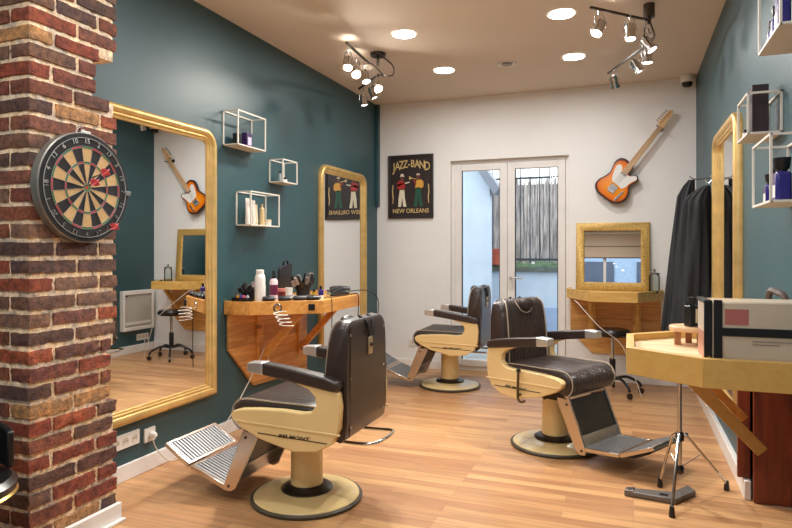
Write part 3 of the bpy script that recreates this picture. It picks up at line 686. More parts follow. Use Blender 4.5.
# ------------------------------------------------------------------ guitar
def guitar():
    g = thing('electric_guitar', 'sunburst electric guitar with white pickguard hung tilted on the back wall', 'guitar', (2.345, YB-.055, 1.735), ry=math.radians(37.3))
    O = [(0, 0), (.085, .006), (.14, .045), (.160, .10), (.148, .155), (.118, .205), (.116, .235), (.130, .268), (.138, .30), (.122, .330), (.095, .332), (.068, .312), (.045, .308), (.033, .33), (.030, .385), (-.03, .398), (-.075, .402), (-.118, .378), (-.134, .33), (-.124, .275), (-.113, .228), (-.130, .17), (-.156, .11), (-.148, .05), (-.09, .008)]
    Q = cat2(O, 4); cx, cz = 0, .18
    m = MB(); cl = m.bm.loops.layers.float_color.new('Col')
    stops = [(1.0, (34, 14, 10)), (.965, (44, 16, 10)), (.93, (112, 40, 8)), (.86, (226, 112, 6)), (.55, (240, 142, 8)), (.02, (244, 158, 16))]
    def ring(k, y): return [m.bm.verts.new((cx+(a-cx)*k, y, cz+(b_-cz)*k)) for a, b_ in Q]
    R = [ring(.97, .022), ring(1.0, .016), ring(1.0, -.016)]+[ring(k*.985, -.022) for k, c in stops]
    C_ = [(34, 14, 10)]*3+[c for k, c in stops]
    n = len(Q)
    for a in range(len(R)-1):
        for i in range(n):
            f = m.bm.faces.new((R[a][i], R[a][(i+1) % n], R[a+1][(i+1) % n], R[a+1][i]))
            for lp, cc in zip(f.loops, (C_[a], C_[a], C_[a+1], C_[a+1])): lp[cl] = lin(cc)+(1,)
    f = m.bm.faces.new(R[0][::-1])
    for lp in f.loops: lp[cl] = lin((40, 16, 10))+(1,)
    f = m.bm.faces.new(R[-1])
    for lp in f.loops: lp[cl] = lin((246, 158, 44))+(1,)
    vm_ = vcol_mat('sunburst_lacquer', .15, 0, 1); m.build('body', vm_, g, ang=50)
    fn = lambda a, b_, h: (a, -h, b_)
    PG = cat2([(.024, .165), (.060, .158), (.085, .185), (.092, .22), (.104, .26), (.124, .295), (.112, .322), (.088, .318), (.060, .295), (.03, .290), (.0, .295), (-.03, .290), (-.045, .32), (-.075, .335), (-.098, .31), (-.088, .26), (-.072, .215), (-.05, .175), (-.02, .168)], 3)
    MB().prism(PG, .0215, .0245, fn).build('pickguard', PLAST, g)
    MB().prism([(-.028, .29), (.028, .29), (.022, .80), (-.022, .80)], .022, .034, fn).build('neck', NECK, g, bevel=.002)
    m = MB()
    for i in range(21):
        z = .31+.48*(1-2**(-i/12))/.703; m.box((0, -.035, z), (.05-.006*i/20, .002, .002))
    m.build('frets', STEEL, g)
    MB().prism(cat2([(-.022, .797), (.022, .797), (.026, .815), (.018, .84), (.012, .90), (.008, .965), (-.012, .975), (-.030, .955), (-.036, .90), (-.042, .85), (-.045, .82), (-.030, .81)], 3), .016, .030, fn).build('headstock', NECK, g)
    m = MB()
    for i in range(6):
        z = .835+.022*i; x = -.045+.0022*i
        m.lathe([(.005, 0), (.005, .01)], 10, M=Matrix.Translation((x+.018, -.03, z)) @ Matrix.Rotation(PI/2, 4, 'X')); m.cyl((x, -.02, z), (x-.016, -.02, z), .003); m.box((x-.02, -.02, z), (.010, .008, .014))
    m.build('tuners', CHROME, g)
    MB().prism([(-.036, .075), (.036, .075), (.036, .15), (-.036, .15)], .0225, .028, fn).build('bridge', CHROME, g, bevel=.002)
    m = MB()
    for i in range(6): m.cyl((-.025+.01*i, -.031, .085), (-.025+.01*i, -.031, .105), .004)
    m.box((0, -.03, .134), (.066, .005, .016)); m.build('saddles', STEEL, g)
    MB().box((0, -.027, .277), (.06, .008, .016)).build('pickup', CHROME, g, bevel=.003)
    MB().prism([(.072, .035), (.090, .030), (.104, .145), (.086, .150)], .0225, .026, fn).build('control_plate', CHROME, g, bevel=.002)
    m = MB()
    for z, x in ((.055, .083), (.085, .087)): m.lathe([(.009, 0), (.009, .014), (.0, .014)], 14, M=Matrix.Translation((x, -.026, z)) @ Matrix.Rotation(PI/2, 4, 'X'))
    m.cyl((.092, -.026, .125), (.096, -.04, .13), .003); m.build('knobs', CHROME, g)
    m = MB()
    for i in range(6): m.cyl((-.025+.01*i, -.034, .09), (-.017+.0068*i, -.037, .80), .0006, n=4)
    m.build('strings', STEEL, g)
    MB().cyl((0, 0, -.004), (0, 0, -.014), .006).build('strap_button', CHROME, g)
    return g
guitar()
dirv = Vector((math.sin(math.radians(37.3)), 0, math.cos(math.radians(37.3)))); nz = Vector((dirv.z, 0, -dirv.x))
base = Vector((2.345, YB-.055, 1.735))+dirv*.79
hk = thing('guitar_hanger', 'black wall hook gripping the guitar neck below its headstock', 'hanger', tuple(base))
m = MB()
m.cyl(Vector((0, -.014, 0)), Vector((0, .054, 0)), .006)
for s in (-1, 1): m.tube([Vector((0, -.012, 0)), nz*s*.032+Vector((0, -.018, 0)), nz*s*.032+Vector((0, -.075, 0))], .005, 8)
m.build('hook', DARKC, hk); MB().lathe([(.022, 0), (.022, .006)], 20, M=Matrix.Translation((0, .0545, 0)) @ Matrix.Rotation(PI/2, 4, 'X')).build('wall_plate', DARKC, hk)

# ------------------------------------------------------------------ jazz poster
ps = thing('framed_sign', 'black framed jazz sign with two painted musicians on the white wall', 'sign', (.390, YB-.001, 1.586))
pw, ph = .505, .675
m = MB()
for p, q in (((-pw/2, 0), (-pw/2+.026, ph)), ((pw/2-.026, 0), (pw/2, ph)), ((-pw/2+.026, 0), (pw/2-.026, .026)), ((-pw/2+.026, ph-.026), (pw/2-.026, ph))): m.b2((p[0], -.028, p[1]), (q[0], 0, q[1]))
m.build('frame', mat('dark_frame', (46, 36, 32), .4), ps, bevel=.004)
MB().b2((-pw/2+.02, -.015, .02), (pw/2-.02, -.002, ph-.02)).build('board', mat('board_dark', (44, 32, 30), .5, var=.1), ps)
SG = mat('sign_gold', (222, 190, 124), .5); SR = mat('sign_red', (176, 44, 38), .5); SGn = mat('sign_green', (28, 84, 64), .5); SW = mat('sign_cream', (232, 222, 192), .5); SK = mat('sign_brown', (104, 64, 44), .5); SY = mat('sign_ochre', (222, 164, 66), .5)
word = 'JAZZ-BAND'
for i, chh in enumerate(word):
    k = (0, .85, 1.8, 2.75, 3.6, 4.45, 5.5, 6.65, 7.85)[i]-3.95; sz = .094+.018*abs(k)/4
    text('letter', chh, sz*1.15, SG, ps, (k*.0475, -.0155, .578-.0022*k*k+.0*k), (PI/2, 0, 0), .0008, 0, .72)
text('lettering', 'NEW ORLEANS', .064, SG, ps, (0, -.0155, .078), (PI/2, 0, 0), .0008, 0, .92)
def flat(name, polys, x0, z0, sx=1.):
    for m_, P in polys:
        MB().prism([(x0+sx*a, z0+b_) for a, b_ in P], .0152, .0166, lambda a, b_, h: (a, -h, b_)).build(name, m_, ps, smooth=False)
flat('musician', [(SW, [(-.045, 0), (-.012, 0), (.0, .10), (.012, 0), (.048, 0), (.03, .1), (.025, .19), (-.025, .19), (-.04, .09)]), (SR, [(-.03, .18), (.03, .18), (.032, .24), (.02, .275), (-.035, .28), (-.06, .25), (-.055, .2)]),
     (SK, [(-.015, .275), (.015, .275), (.02, .30), (.012, .325), (-.012, .325), (-.02, .30)]), (SW, [(-.026, .318), (.026, .318), (.018, .335), (.012, .35), (-.014, .35), (-.018, .335)]), (SW, [(.0, .235), (.085, .255), (.085, .265), (.0, .25)]), (SY, [(-.06, .21), (-.03, .225), (.0, .24), (-.01, .255), (-.05, .24)])], -.095, .125)
flat('musician', [(SGn, [(-.05, 0), (-.01, 0), (.0, .1), (.02, 0), (.055, 0), (.035, .1), (.03, .2), (-.025, .2), (-.035, .1)]), (SY, [(-.03, .19), (.035, .19), (.06, .21), (.058, .26), (.035, .285), (-.015, .28), (-.035, .25)]),
     (SK, [(-.015, .282), (.014, .282), (.02, .31), (.01, .335), (-.012, .335), (-.02, .31)]), (SW, [(-.02, .330), (.02, .330), (.016, .348), (-.016, .348)]), (SG, [(-.02, .292), (-.07, .305), (-.10, .325), (-.10, .285), (-.07, .298), (-.02, .286)]), (SR, [(-.03, .225), (-.055, .28), (-.045, .285), (-.018, .245)])], .085, .125)
flat('scroll', [(SG, [(-.205, .10), (-.198, .10), (-.192, .17), (-.200, .23), (-.194, .30), (-.204, .30), (-.210, .22), (-.202, .16)]), (SG, [(.205, .10), (.198, .10), (.192, .17), (.200, .23), (.194, .30), (.204, .30), (.210, .22), (.202, .16)])], 0, .06)

# ------------------------------------------------------------------ dartboard
DBK = mat('sisal_black', (26, 24, 24), .8, var=.15, vscale=80); DBC = mat('sisal_tan', (204, 166, 112), .8, var=.1, vscale=80); DRD = mat('sisal_red', (186, 44, 50), .7); DGN = mat('sisal_green', (44, 120, 62), .7)
dc = (PX+.002, 2.005, 1.517)
dt = thing('dartboard', 'round dartboard hung on the brick pillar, black and tan segments', 'dartboard', dc, PI/2)
RD = .236; k_ = RD/.2255
MB().lathe([(0, .0), (RD, .0), (RD, .036), (RD-.006, .040), (RD-.010, .036), (0, .036)], 72, axis='y', cap=False).build('rim_band', mat('steel_band', (150, 146, 138), .4, .6), dt)
m = MB(); radii = [.008*k_, .0165*k_, .099*k_, .107*k_, .162*k_, .170*k_, .2215*k_]
SUBN = 3; prev = None
for ri in range(len(radii)):
    pass
cen = m.bm.verts.new((0, -.041, 0)); ringv = []
NS = 20*SUBN; off0 = math.radians(126+9+90)     # 20 sits at 216 degrees
for r in radii: ringv.append([m.bm.verts.new((r*math.cos(math.radians(216-9)+2*PI*i/NS), -.041, r*math.sin(math.radians(216-9)+2*PI*i/NS))) for i in range(NS)])
for i in range(NS): m.bm.faces.new((cen, ringv[0][i], ringv[0][(i+1) % NS])).material_index = 2
for k in range(len(radii)-1):
    for i in range(NS):
        f = m.bm.faces.new((ringv[k][i], ringv[k][(i+1) % NS], ringv[k+1][(i+1) % NS], ringv[k+1][i])); seg_ = (i//SUBN) % 2
        f.material_index = {0: 3, 1: (0 if seg_ == 0 else 1), 2: (2 if seg_ == 0 else 3), 3: (0 if seg_ == 0 else 1), 4: (2 if seg_ == 0 else 3), 5: 0}[k]
m.build('playing_face', [DBK, DBC, DRD, DGN], dt, smooth=False)
m = MB()
for r in radii[1:6]: m.tube([(r*math.cos(2*PI*i/48), -.0425, r*math.sin(2*PI*i/48)) for i in range(48)], .0009, 4, closed=True)
m.tube([(.213*math.cos(2*PI*i/60), -.044, .213*math.sin(2*PI*i/60)) for i in range(60)], .0018, 5, closed=True)
for i in range(20):
    a = math.radians(216-9+18*i); m.cyl((.017*math.cos(a), -.0425, .017*math.sin(a)), (.178*math.cos(a), -.0425, .178*math.sin(a)), .0008, n=4)
m.build('wire_spider', mat('dull_wire', (150, 150, 148), .55, .4), dt)
for i, nb in enumerate((20, 1, 18, 4, 13, 6, 10, 15, 2, 17, 3, 19, 7, 16, 8, 11, 14, 9, 12, 5)):
    a = math.radians(216-18*i); text('number', str(nb), .030, STEEL, dt, (.199*math.cos(a), -.0425, .199*math.sin(a)), (PI/2, -(a-PI/2), 0), .0008)
m = MB(); m.box((0, -.02, RD+.004), (.05, .03, .01)); m.tube([(-.03, -.01, RD), (0, -.006, RD+.035), (.03, -.01, RD)], .002, 5); m.build('hanging_loop', STEEL, dt)
MB().box((.226, -.044, -.005), (.028, .012, .02)).build('ring_clip', STEEL, dt, bevel=.002)
FL = mat('pink_flight', (240, 110, 120), .5)
def dart(label, a, b_, group='darts in the dartboard'):
    loc = Vector(dc)+Vector((.041, a, b_)); t = thing('dart', label, 'dart', tuple(loc), group=group); t.rotation_euler = (0, math.radians(-12), math.radians(-8))
    m = MB(); m.cyl((-.012, 0, 0), (.0, 0, 0), .0006, .001, n=6); m.lathe([(.001, 0), (.0035, .006), (.0035, .045), (.002, .05)], 10, axis='x'); m.build('barrel', STEEL, t)
    MB().cyl((.05, 0, 0), (.09, 0, 0), .0018, n=8).build('shaft', BLACK, t)
    m = MB(); P = [(.07, 0), (.078, .017), (.106, .019), (.112, .0)]
    for k in range(4):
        M_ = Matrix.Rotation(PI/4+k*PI/2, 4, 'X'); vs = []
        m2 = [M_ @ Vector((p[0], p[1], .0004)) for p in P]; m3 = [M_ @ Vector((p[0], p[1], -.0004)) for p in P]
        A = [m.bm.verts.new(v) for v in m2]; B = [m.bm.verts.new(v) for v in m3]
        m.bm.faces.new(A); m.bm.faces.new(B[::-1])
        for i in range(4): m.bm.faces.new((A[i], A[(i+1) % 4], B[(i+1) % 4], B[i]))
    m.build('flight', FL, t, smooth=False)
dart('dart with pink flight stuck in the bullseye', -.03, -.004); dart('dart with pink flight above and right of the bullseye', .025, .045); dart('dart with pink flight at the bottom right edge of the dartboard', .075, -.185)

# ------------------------------------------------------------------ wire box shelves
def wire_shelf(label, loc, rz, w, dpt, h, r=.004, group='wire box shelves', tick=.006):
    t = thing('wire_shelf', label, 'shelf', loc, rz, group); m = MB()
    c = [(-w/2, 0), (w/2, 0), (w/2, -dpt), (-w/2, -dpt)]
    for x, y in c: m.box((x, y-.0 if y else -r, h/2), (2*r, 2*r, h))
    for z in (r, h-r):
        m.b2((-w/2, -dpt-r, z-r), (w/2, -dpt+r, z+r)); m.b2((-w/2, -2*r, z-r), (w/2, 0, z+r))
        for s in (-1, 1): m.b2((s*w/2-r, -dpt, z-r), (s*w/2+r, 0, z+r))
    m.build('wire_frame', WIREW, t)
    MB().b2((-w/2+r, -dpt+r, .001), (w/2-r, -2*r, tick+.001)).build('shelf_board', mat('shelf_board_white', (226, 214, 196), .5), t)
    return t
wire_shelf('white wire box shelf highest on the left wall, holding one violet box', (0, 3.635, 1.955), PI/2, .33, .12, .235)
wire_shelf('smallest white wire box shelf between left wall shelves and far mirror', (0, 4.145, 1.762), PI/2, .21, .12, .178)
wire_shelf('white wire box shelf lowest on the left wall, full of cream tubes', (0, 3.802, 1.42), PI/2, .367, .12, .24)
wire_shelf('white wire box shelf at the top right corner, with blue bottles', (W, 2.43, 1.965), -PI/2, .34, .12, .3)
wire_shelf('white wire box shelf beside the right mirror, with a tall dark box', (W, 2.95, 1.717), -PI/2, .24, .12, .170)
wire_shelf('lowest white wire box shelf on the right wall, with violet bottles', (W, 2.56, 1.412), -PI/2, .316, .12, .235)
def carton(name, label, loc, rz, d_, m_, lab=None, cat='box', group=None):
    t = thing(name, label, cat, loc, rz, group)
    MB().b2((-d_[0]/2, -d_[1]/2, 0), (d_[0]/2, d_[1]/2, d_[2])).build('carton', m_, t, bevel=.002)
    if lab: MB().b2((-d_[0]*.32, -d_[1]/2-.0008, d_[2]*lab[1]), (d_[0]*.32, -d_[1]/2, d_[2]*lab[2])).build('label_patch', lab[0], t)
    return t
VIO = mat('violet_carton', (58, 34, 84), .4); PLUM = mat('dark_plum_carton', (52, 36, 42), .5, bump=.3, bscale=200)
carton('product_box', 'violet carton standing in the highest wire shelf on the left', (.075, 3.64, 1.9625), PI/2, (.065, .045, .10), VIO, (mat('lilac', (206, 190, 220), .5), .15, .7))
carton('product_box', 'dark plum carton leaning in the highest left wire shelf, beside the violet one', (.05, 3.56, 1.9625), PI/2, (.045, .04, .085), BLACKM)
carton('product_box', 'tall dark woven box standing in wire shelf beside the right mirror', (W-.07, 2.91, 1.7245), -PI/2, (.085, .06, .20), PLUM)
def lathe_thing(name, label, cat, loc, parts, group=None, n=20):
    t = thing(name, label, cat, loc, 0, group)
    for nm, m_, prof in parts: MB().lathe(prof, n).build(nm, m_, t)
    return t
for i, (y, hh, r, lb) in enumerate(((4.10, .085, .013, 'small clear bottle with dark cap on the smallest left shelf'), (4.17, .042, .018, 'low white jar with black lid on the smallest left shelf'))):
    m_ = JARG if i == 0 else PLAST
    lathe_thing('cosmetic_jar', lb, 'bottle', (.06, y, 1.770), [('body', mat('grey_glass', (150, 160, 160), .2), [(0, 0), (r, 0), (r, hh*.7), (r*.5, hh*.8)]) if i == 0 else ('body', m_, [(0, 0), (r, 0), (r, hh*.65)]), ('cap', BLACK, [(r*.6, hh*.7), (r*.6, hh), (0, hh)] if i == 0 else [(r*1.02, hh*.65), (r*1.02, hh), (0, hh)])])
# tubes on the lowest left shelf
def tube_thing(label, loc, w, h, m_, tilt=0.):
    t = thing('cream_tube', label, 'tube', loc, 0, 'cosmetic tubes on the lowest left shelf'); t.rotation_euler = (math.radians(tilt), 0, 0)
    rg = []
    for i in range(9):
        k = i/8; a = w/2*(.82+.18*k); b_ = .016*(1-k)+.0012
        rg.append([(b_*math.cos(2*PI*q/20), a*math.sin(2*PI*q/20), .022+(h-.022)*k) for q in range(20)])
    MB().loft(rg).build('tube_body', m_, t); MB().lathe([(0, 0), (w*.34, 0), (w*.34, .024), (0, .024)], 20).build('cap', m_, t); return t
CR1 = mat('tube_white', (226, 218, 208), .4); CR2 = mat('tube_beige', (222, 204, 170), .4); CR3 = mat('tube_sand', (214, 186, 140), .4)
tube_thing('tall whitish tube standing first on the lowest left shelf', (.06, 3.672, 1.4275), .05, .185, CR1, 1); tube_thing('second whitish tube, touching the tall first one on the lowest left shelf', (.068, 3.727, 1.4275), .044, .175, CR1, -1)
tube_thing('beige tube in the middle of the lowest left shelf', (.05, 3.785, 1.4275), .045, .15, CR2); 
lathe_thing('pump_bottle', 'slim sand coloured bottle with cap on the lowest left shelf', 'bottle', (.06, 3.85, 1.4275), [('body', CR3, [(0, 0), (.019, 0), (.019, .12), (.008, .135)]), ('cap', CR3, [(.009, .13), (.009, .158), (0, .158)])])
lathe_thing('cosmetic_jar', 'low cream jar at the end of the lowest left shelf', 'jar', (.065, 3.915, 1.4275), [('body', CR1, [(0, 0), (.028, 0), (.028, .03)]), ('lid', CR2, [(.029, .03), (.029, .046), (0, .046)])])
# violet bottles right wall
def vbottle(label, loc, w, dpt, h, group, lab=True, m_=PURPLE):
    t = thing('violet_bottle', label, 'bottle', loc, -PI/2, group)
    MB().b2((-w/2, -dpt/2, 0), (w/2, dpt/2, h*.68)).build('body', m_, t, bevel=.010, seg=3)
    m = MB(); m.cyl((0, 0, h*.66), (0, 0, h*.76), w*.25); m.build('neck', BLACK, t)
    MB().lathe([(w*.30, h*.74), (w*.34, h*.78), (w*.40, h), (0, h)], 18).build('cap', BLACK, t)
    if lab: MB().b2((-w*.36, -dpt/2-.001, h*.10), (w*.36, -dpt/2-.0002, h*.38)).build('label_patch', PLAST, t); MB().b2((-dpt*.0-w/2-.001, -dpt*.36, h*.1), (-w/2-.0002, dpt*.36, h*.38)).build('side_label', PLAST, t)
    return t
gv = 'violet bottles on the right wall shelves'
vbottle('violet bottle with black cap nearest the corner on the lowest right shelf', (W-.072, 2.665, 1.4195), .05, .04, .115, gv)
vbottle('middle violet bottle with black cap on the lowest right shelf', (W-.06, 2.60, 1.4195), .055, .045, .135, gv)
vbottle('largest violet bottle with black cap on the lowest right shelf', (W-.066, 2.515, 1.4195), .075, .05, .155, gv)
vbottle('small blue bottle at the far end of the topmost right shelf', (W-.085, 2.555, 1.9725), .04, .035, .10, gv); vbottle('blue bottle second from the far end of the topmost right shelf', (W-.085, 2.49, 1.9725), .045, .035, .13, gv); vbottle('tall blue bottle in the middle of the topmost right shelf', (W-.085, 2.40, 1.9725), .06, .04, .20, gv)
lathe_thing('cosmetic_jar', 'tiny pale bottle beside the tall dark box by the right mirror', 'bottle', (W-.10, 3.02, 1.7245), [('body', PLAST, [(0, 0), (.012, 0), (.012, .03)]), ('cap', BLACK, [(.007, .03), (.007, .045), (0, .045)])])

# ------------------------------------------------------------------ items on the left desk
ZT = .9015
lathe_thing('white_bottle', 'big plain white bottle on the cluttered left desk', 'bottle', (.22, 3.58, ZT), [('body', PLAST, [(0, 0), (.034, 0), (.036, .01), (.036, .158), (.03, .182), (.024, .189)]), ('cap', PLAST, [(.027, .189), (.027, .211), (.02, .215), (0, .215)])], n=28)
lathe_thing('white_bottle', 'lower pale bottle right behind the big white one', 'bottle', (.18, 3.665, ZT), [('body', CR1, [(0, 0), (.026, 0), (.026, .10), (.018, .115), (0, .118)])])
t = lathe_thing('spray_bottle', 'pink and white spray bottle with black nozzle on the left desk', 'bottle', (.27, 3.672, ZT), [('body', mat('pinkish_white', (228, 206, 206), .4), [(0, 0), (.027, 0), (.028, .01), (.028, .135), (.018, .152)]), ('band', mat('maroon_band', (110, 36, 66), .4), [(.0285, .04), (.0285, .11)]), ('nozzle', BLACK, [(.014, .150), (.014, .17), (.010, .175), (.009, .205), (0, .208)])])
# flat black paddle leaning on the wall
t = thing('hand_mirror', 'black rounded hand mirror with handle, leaning on the teal wall behind the bottles', 'hand mirror', (.10, 4.09, ZT+.003)); t.rotation_euler = (math.radians(9), math.radians(-10), math.radians(90))
MB().prism([(a, b_) for a, b_ in rr_path(.19, .24, .03, .03)], -.009, .009, lambda a, b_, h: (a, h, b_)).build('mirror_back', mat('charcoal', (44, 44, 48), .45), t, bevel=.004)
m = MB(); m.tube([(-.035, 0, .235), (-.03, 0, .268), (.03, 0, .268), (.035, 0, .235)], .007, 8); m.build('handle', BLACK, t)
def bristle_cup(label, loc, r, h, mcup, n, hh, spread=.25, name='brush_holder', cat='holder'):
    t = thing(name, label, cat, loc); MB().lathe([(0, 0), (r, 0), (r*1.05, h), (r*.92, h), (r*.9, .006), (0, .006)], 20, cap=False).build('cup', mcup, t)
    return t
def tool(name, label, cat, a, b_, r, m1, m2, head_r, group=None):
    t = thing(name, label, cat, a, 0, group); a_, bb = Vector((0, 0, 0)), Vector(b_)-Vector(a)
    MB().cyl(a_, bb*.68, r, n=8).build('handle', m1, t); MB().cyl(bb*.66, bb, head_r, head_r*.7, n=10).build('brush_head', m2, t); return t
bristle_cup('black holder of brushes at the left end of the left desk', (.10, 3.62, ZT), .042, .06, BLACK, 0, 0)
GRY = mat('grey_rubber', (110, 106, 104), .5); HB = mat('dark_bristle', (40, 34, 30), .8, bump=.4, bscale=300)
gt = 'brushes and combs standing in the left holder'
for i in range(11):
    a = i*2.4; q = .010+.018*((i*37) % 10)/10; hh = .085+.05*((i*53) % 10)/10
    c_ = (HB, GRY, BLACK, mat('pink_grey', (180, 150, 150), .5), HB)[i % 5]
    tool('styling_brush', 'small styling brush standing in the black holder at the left end of the left desk', 'brush', (.10+q*math.cos(a), 3.62+q*math.sin(a), ZT+.009), (.10+(q+.03)*math.cos(a), 3.62+(q+.055)*math.sin(a), ZT+hh), .005, BLACK, c_, .016 if i % 2 else .012, gt)
bristle_cup('dark bin packed with combs and brushes on the left desk, below the far mirror edge', (.26, 4.10, ZT), .05, .08, BLACKM, 0, 0)
for i in range(18):
    a = i*2.4; q = .010+.026*((i*37) % 10)/10; hh = .11+.07*((i*53) % 10)/10
    tool('styling_brush', 'brush or comb standing in the dark bin on the left desk', 'brush', (.26+q*math.cos(a), 4.10+q*math.sin(a), ZT+.009), (.26+(q+.05)*math.cos(a), 4.10+(q+.07)*math.sin(a), ZT+hh), .0045, BLACK, (HB, GRY, BLACK, mat('pale_bristle', (150, 140, 138), .6))[i % 4], .017 if i % 3 else .024, 'brushes in the dark bin')
def clipper(label, loc, rz, m1=BLACK, L_=.15, group='hair clippers on the left desk'):
    t = thing('hair_clipper', label, 'clipper', loc, rz, group)
    rg = []
    for i in range(8):
        k = i/7; w = .019+.006*math.sin(k*PI)+.004*k; hh = .015+.004*math.sin(k*PI)
        rg.append([((k-.5)*L_, w*math.cos(2*PI*q/14), .019+hh*math.sin(2*PI*q/14)) for q in range(14)])
    MB().loft(rg).build('body', m1, t); MB().box((L_/2+.006, 0, .020), (.012, .038, .010)).build('blade', STEEL, t, bevel=.001); return t
for lb, x, y, rz_, m1 in (('black hair trimmer lying nearest the big white bottle on the left desk edge', .283, 3.586, 37, BLACK), ('black hair trimmer second from the white bottle on the left desk edge', .366, 3.648, 33, BLACK),
                     ('black hair trimmer third from the white bottle on the left desk edge', .447, 3.709, 41, BLACK), ('black hair trimmer just left of the desk socket, at the desk corner', .527, 3.769, 37, BLACK),
                     ('silver hair trimmer in the second row behind the black ones', .372, 3.745, 30, STEEL), ('black and silver hair trimmer in the second row beside the purple bottle', .466, 3.787, 44, BLACK)):
    clipper(lb, (x, y, ZT), math.radians(rz_), m1, .078)
t = thing('accessory_tray', 'black tray of coloured clips at the left corner of the left desk', 'tray', (.115, 3.525, ZT), 0)
m = MB(); m.b2((-.06, -.035, 0), (.06, .035, .004)); m.b2((-.06, -.035, 0), (-.056, .035, .028)); m.b2((.056, -.035, 0), (.06, .035, .028)); m.b2((-.056, -.035, 0), (.056, -.031, .028)); m.b2((-.056, .031, 0), (.056, .035, .028)); m.build('tray_body', BLACK, t)
for nm, lb, (x, y), c_ in (('orange_clip', 'orange clip in the black tray', (-.035, 0), (232, 150, 40)), ('violet_clip', 'violet clip in the black tray', (-.008, .008), (110, 70, 190)), ('pink_clip', 'pink clip in the black tray', (.018, -.004), (220, 100, 110)), ('white_clip', 'white clip in the black tray', (.04, .005), (220, 220, 225))):
    p = Matrix.Translation((.115, 3.525, ZT)) @ Vector((x, y, .0045))
    q = thing(nm, lb, 'clip', tuple(p), math.radians(20)); MB().prism([(-.012, 0), (.012, 0), (.009, .034), (0, .042), (-.010, .030)], -.007, .007, lambda a, b_, h: (a, h, b_)).build('jaw', mat(nm+'_plastic', c_, .4), q, bevel=.003)
lathe_thing('drinking_cup', 'white cup beside the clippers on the left desk', 'cup', (.335, 3.765, ZT), [('cup_body', PLAST, [(0, 0), (.020, 0), (.028, .085), (.025, .085), (.018, .004), (0, .004)])])
lathe_thing('cosmetic_jar', 'reddish pink jar behind the white cup on the left desk', 'jar', (.25, 3.80, ZT), [('body', mat('dark_red', (110, 40, 44), .4), [(0, 0), (.035, 0), (.035, .055)]), ('lid', mat('pink_lid', (206, 130, 122), .4), [(.037, .055), (.037, .075), (0, .075)])])
lathe_thing('nail_bottle', 'small purple and white bottle near the front edge of the left desk', 'bottle', (.525, 3.88, ZT), [('body', PLAST, [(0, 0), (.019, 0), (.019, .03)]), ('upper', PURPLE, [(.0192, .03), (.0192, .065), (.01, .07)]), ('cap', BLACK, [(.009, .068), (.009, .095), (0, .095)])])
lathe_thing('nail_bottle', 'small yellow bottle left of the purple one on the left desk', 'bottle', (.46, 3.90, ZT), [('body', mat('olive_yellow', (180, 150, 40), .4), [(0, 0), (.014, 0), (.014, .05)]), ('cap', BLACK, [(.009, .05), (.009, .07), (0, .07)])])
def dryer(label, loc, rz, m1, L_=.20):
    t = thing('hair_straightener', label, 'styling iron', loc, rz, 'styling irons on the left desk')
    MB().prism([(-L_/2, .006), (L_/2, .0), (L_/2, .022), (0, .036), (-L_/2, .02)], -.016, .016, lambda a, b_, h: (a, h, b_)).build('body', m1, t, bevel=.006, seg=3)
    MB().prism([(-L_/2, .028), (L_/2-.02, .033), (L_/2-.02, .046), (0, .060), (-L_/2, .04)], -.013, .013, lambda a, b_, h: (a, h, b_)).build('upper_arm', BLACK, t, bevel=.005); return t
dryer('black styling iron lying along the right half of the left desk', (.52, 4.20, ZT+.002), math.radians(92), BLACK, .30)
dryer('grey green styling iron lying across the right end of the left desk', (.44, 4.33, ZT+.002), math.radians(78), mat('grey_green', (128, 146, 136), .3), .26)
t = thing('hair_dryer', 'dark hair dryer barrel at the far right end of the left desk', 'hair dryer', (.33, 4.60, ZT+.004), math.radians(20)); 
MB().lathe([(.016, -.09), (.022, -.05), (.024, .02), (.017, .08), (0, .08)], 18, axis='x', c=(0, 0, .026)).build('barrel', mat('steel_dark', (90, 92, 94), .3, .5), t); MB().b2((-.02, -.09, .008), (.012, -.015, .038)).build('handle', BLACK, t, bevel=.006)
CB = mat('black_cable', (20, 20, 20), .5)
def cable(label, pts, r, m_, nm='power_cable', sm=6): return tag(MB().tube(pts, r, 6, smooth=sm).build(nm, m_), label, 'cable')
cable('black cable drooping from the styling irons over the front of the left desk', [(.5, 4.38, .895), (.60, 4.33, .915), (.628, 4.30, .87), (.622, 4.30, .72), (.622, 4.30, .55)], .004, CB)
cable('black cable curving from the far right end of the left desk down behind the chair', [(.40, 4.52, .91), (.58, 4.56, .925), (.66, 4.60, .86), (.66, 4.60, .70), (.62, 4.60, .50)], .004, CB)
cable('dark cable hanging straight from the clippers over the desk front', [(.50, 3.93, .90), (.58, 3.90, .918), (.612, 3.88, .88), (.612, 3.87, .6), (.60, 3.86, .35)], .0035, CB)
CW = mat('white_cable', (228, 220, 206), .45)
pts = []
for i in range(50):
    a = i*2*PI/12; k = i/49; pts.append((.40+.04*math.cos(a)+.03*k, 3.53+.05*math.sin(a)+.05*k, .845-.10*k))
cable('white coiled cable hanging below the front corner of the left desk', pts, .0035, CW, 'coiled_cable', 2)
cable('long white cable from the left desk to the wall socket', [(.08, 3.93, .34), (.085, 3.90, .45), (.08, 3.86, .54), (.07, 3.82, .48), (.06, 3.66, .30), (.04, 3.46, .10), (.045, 3.3, .02), (.05, 3.05, .012), (.045, 2.9, .02), (.04, 2.80, .12), (.035, 2.775, .195)], .0035, CW)

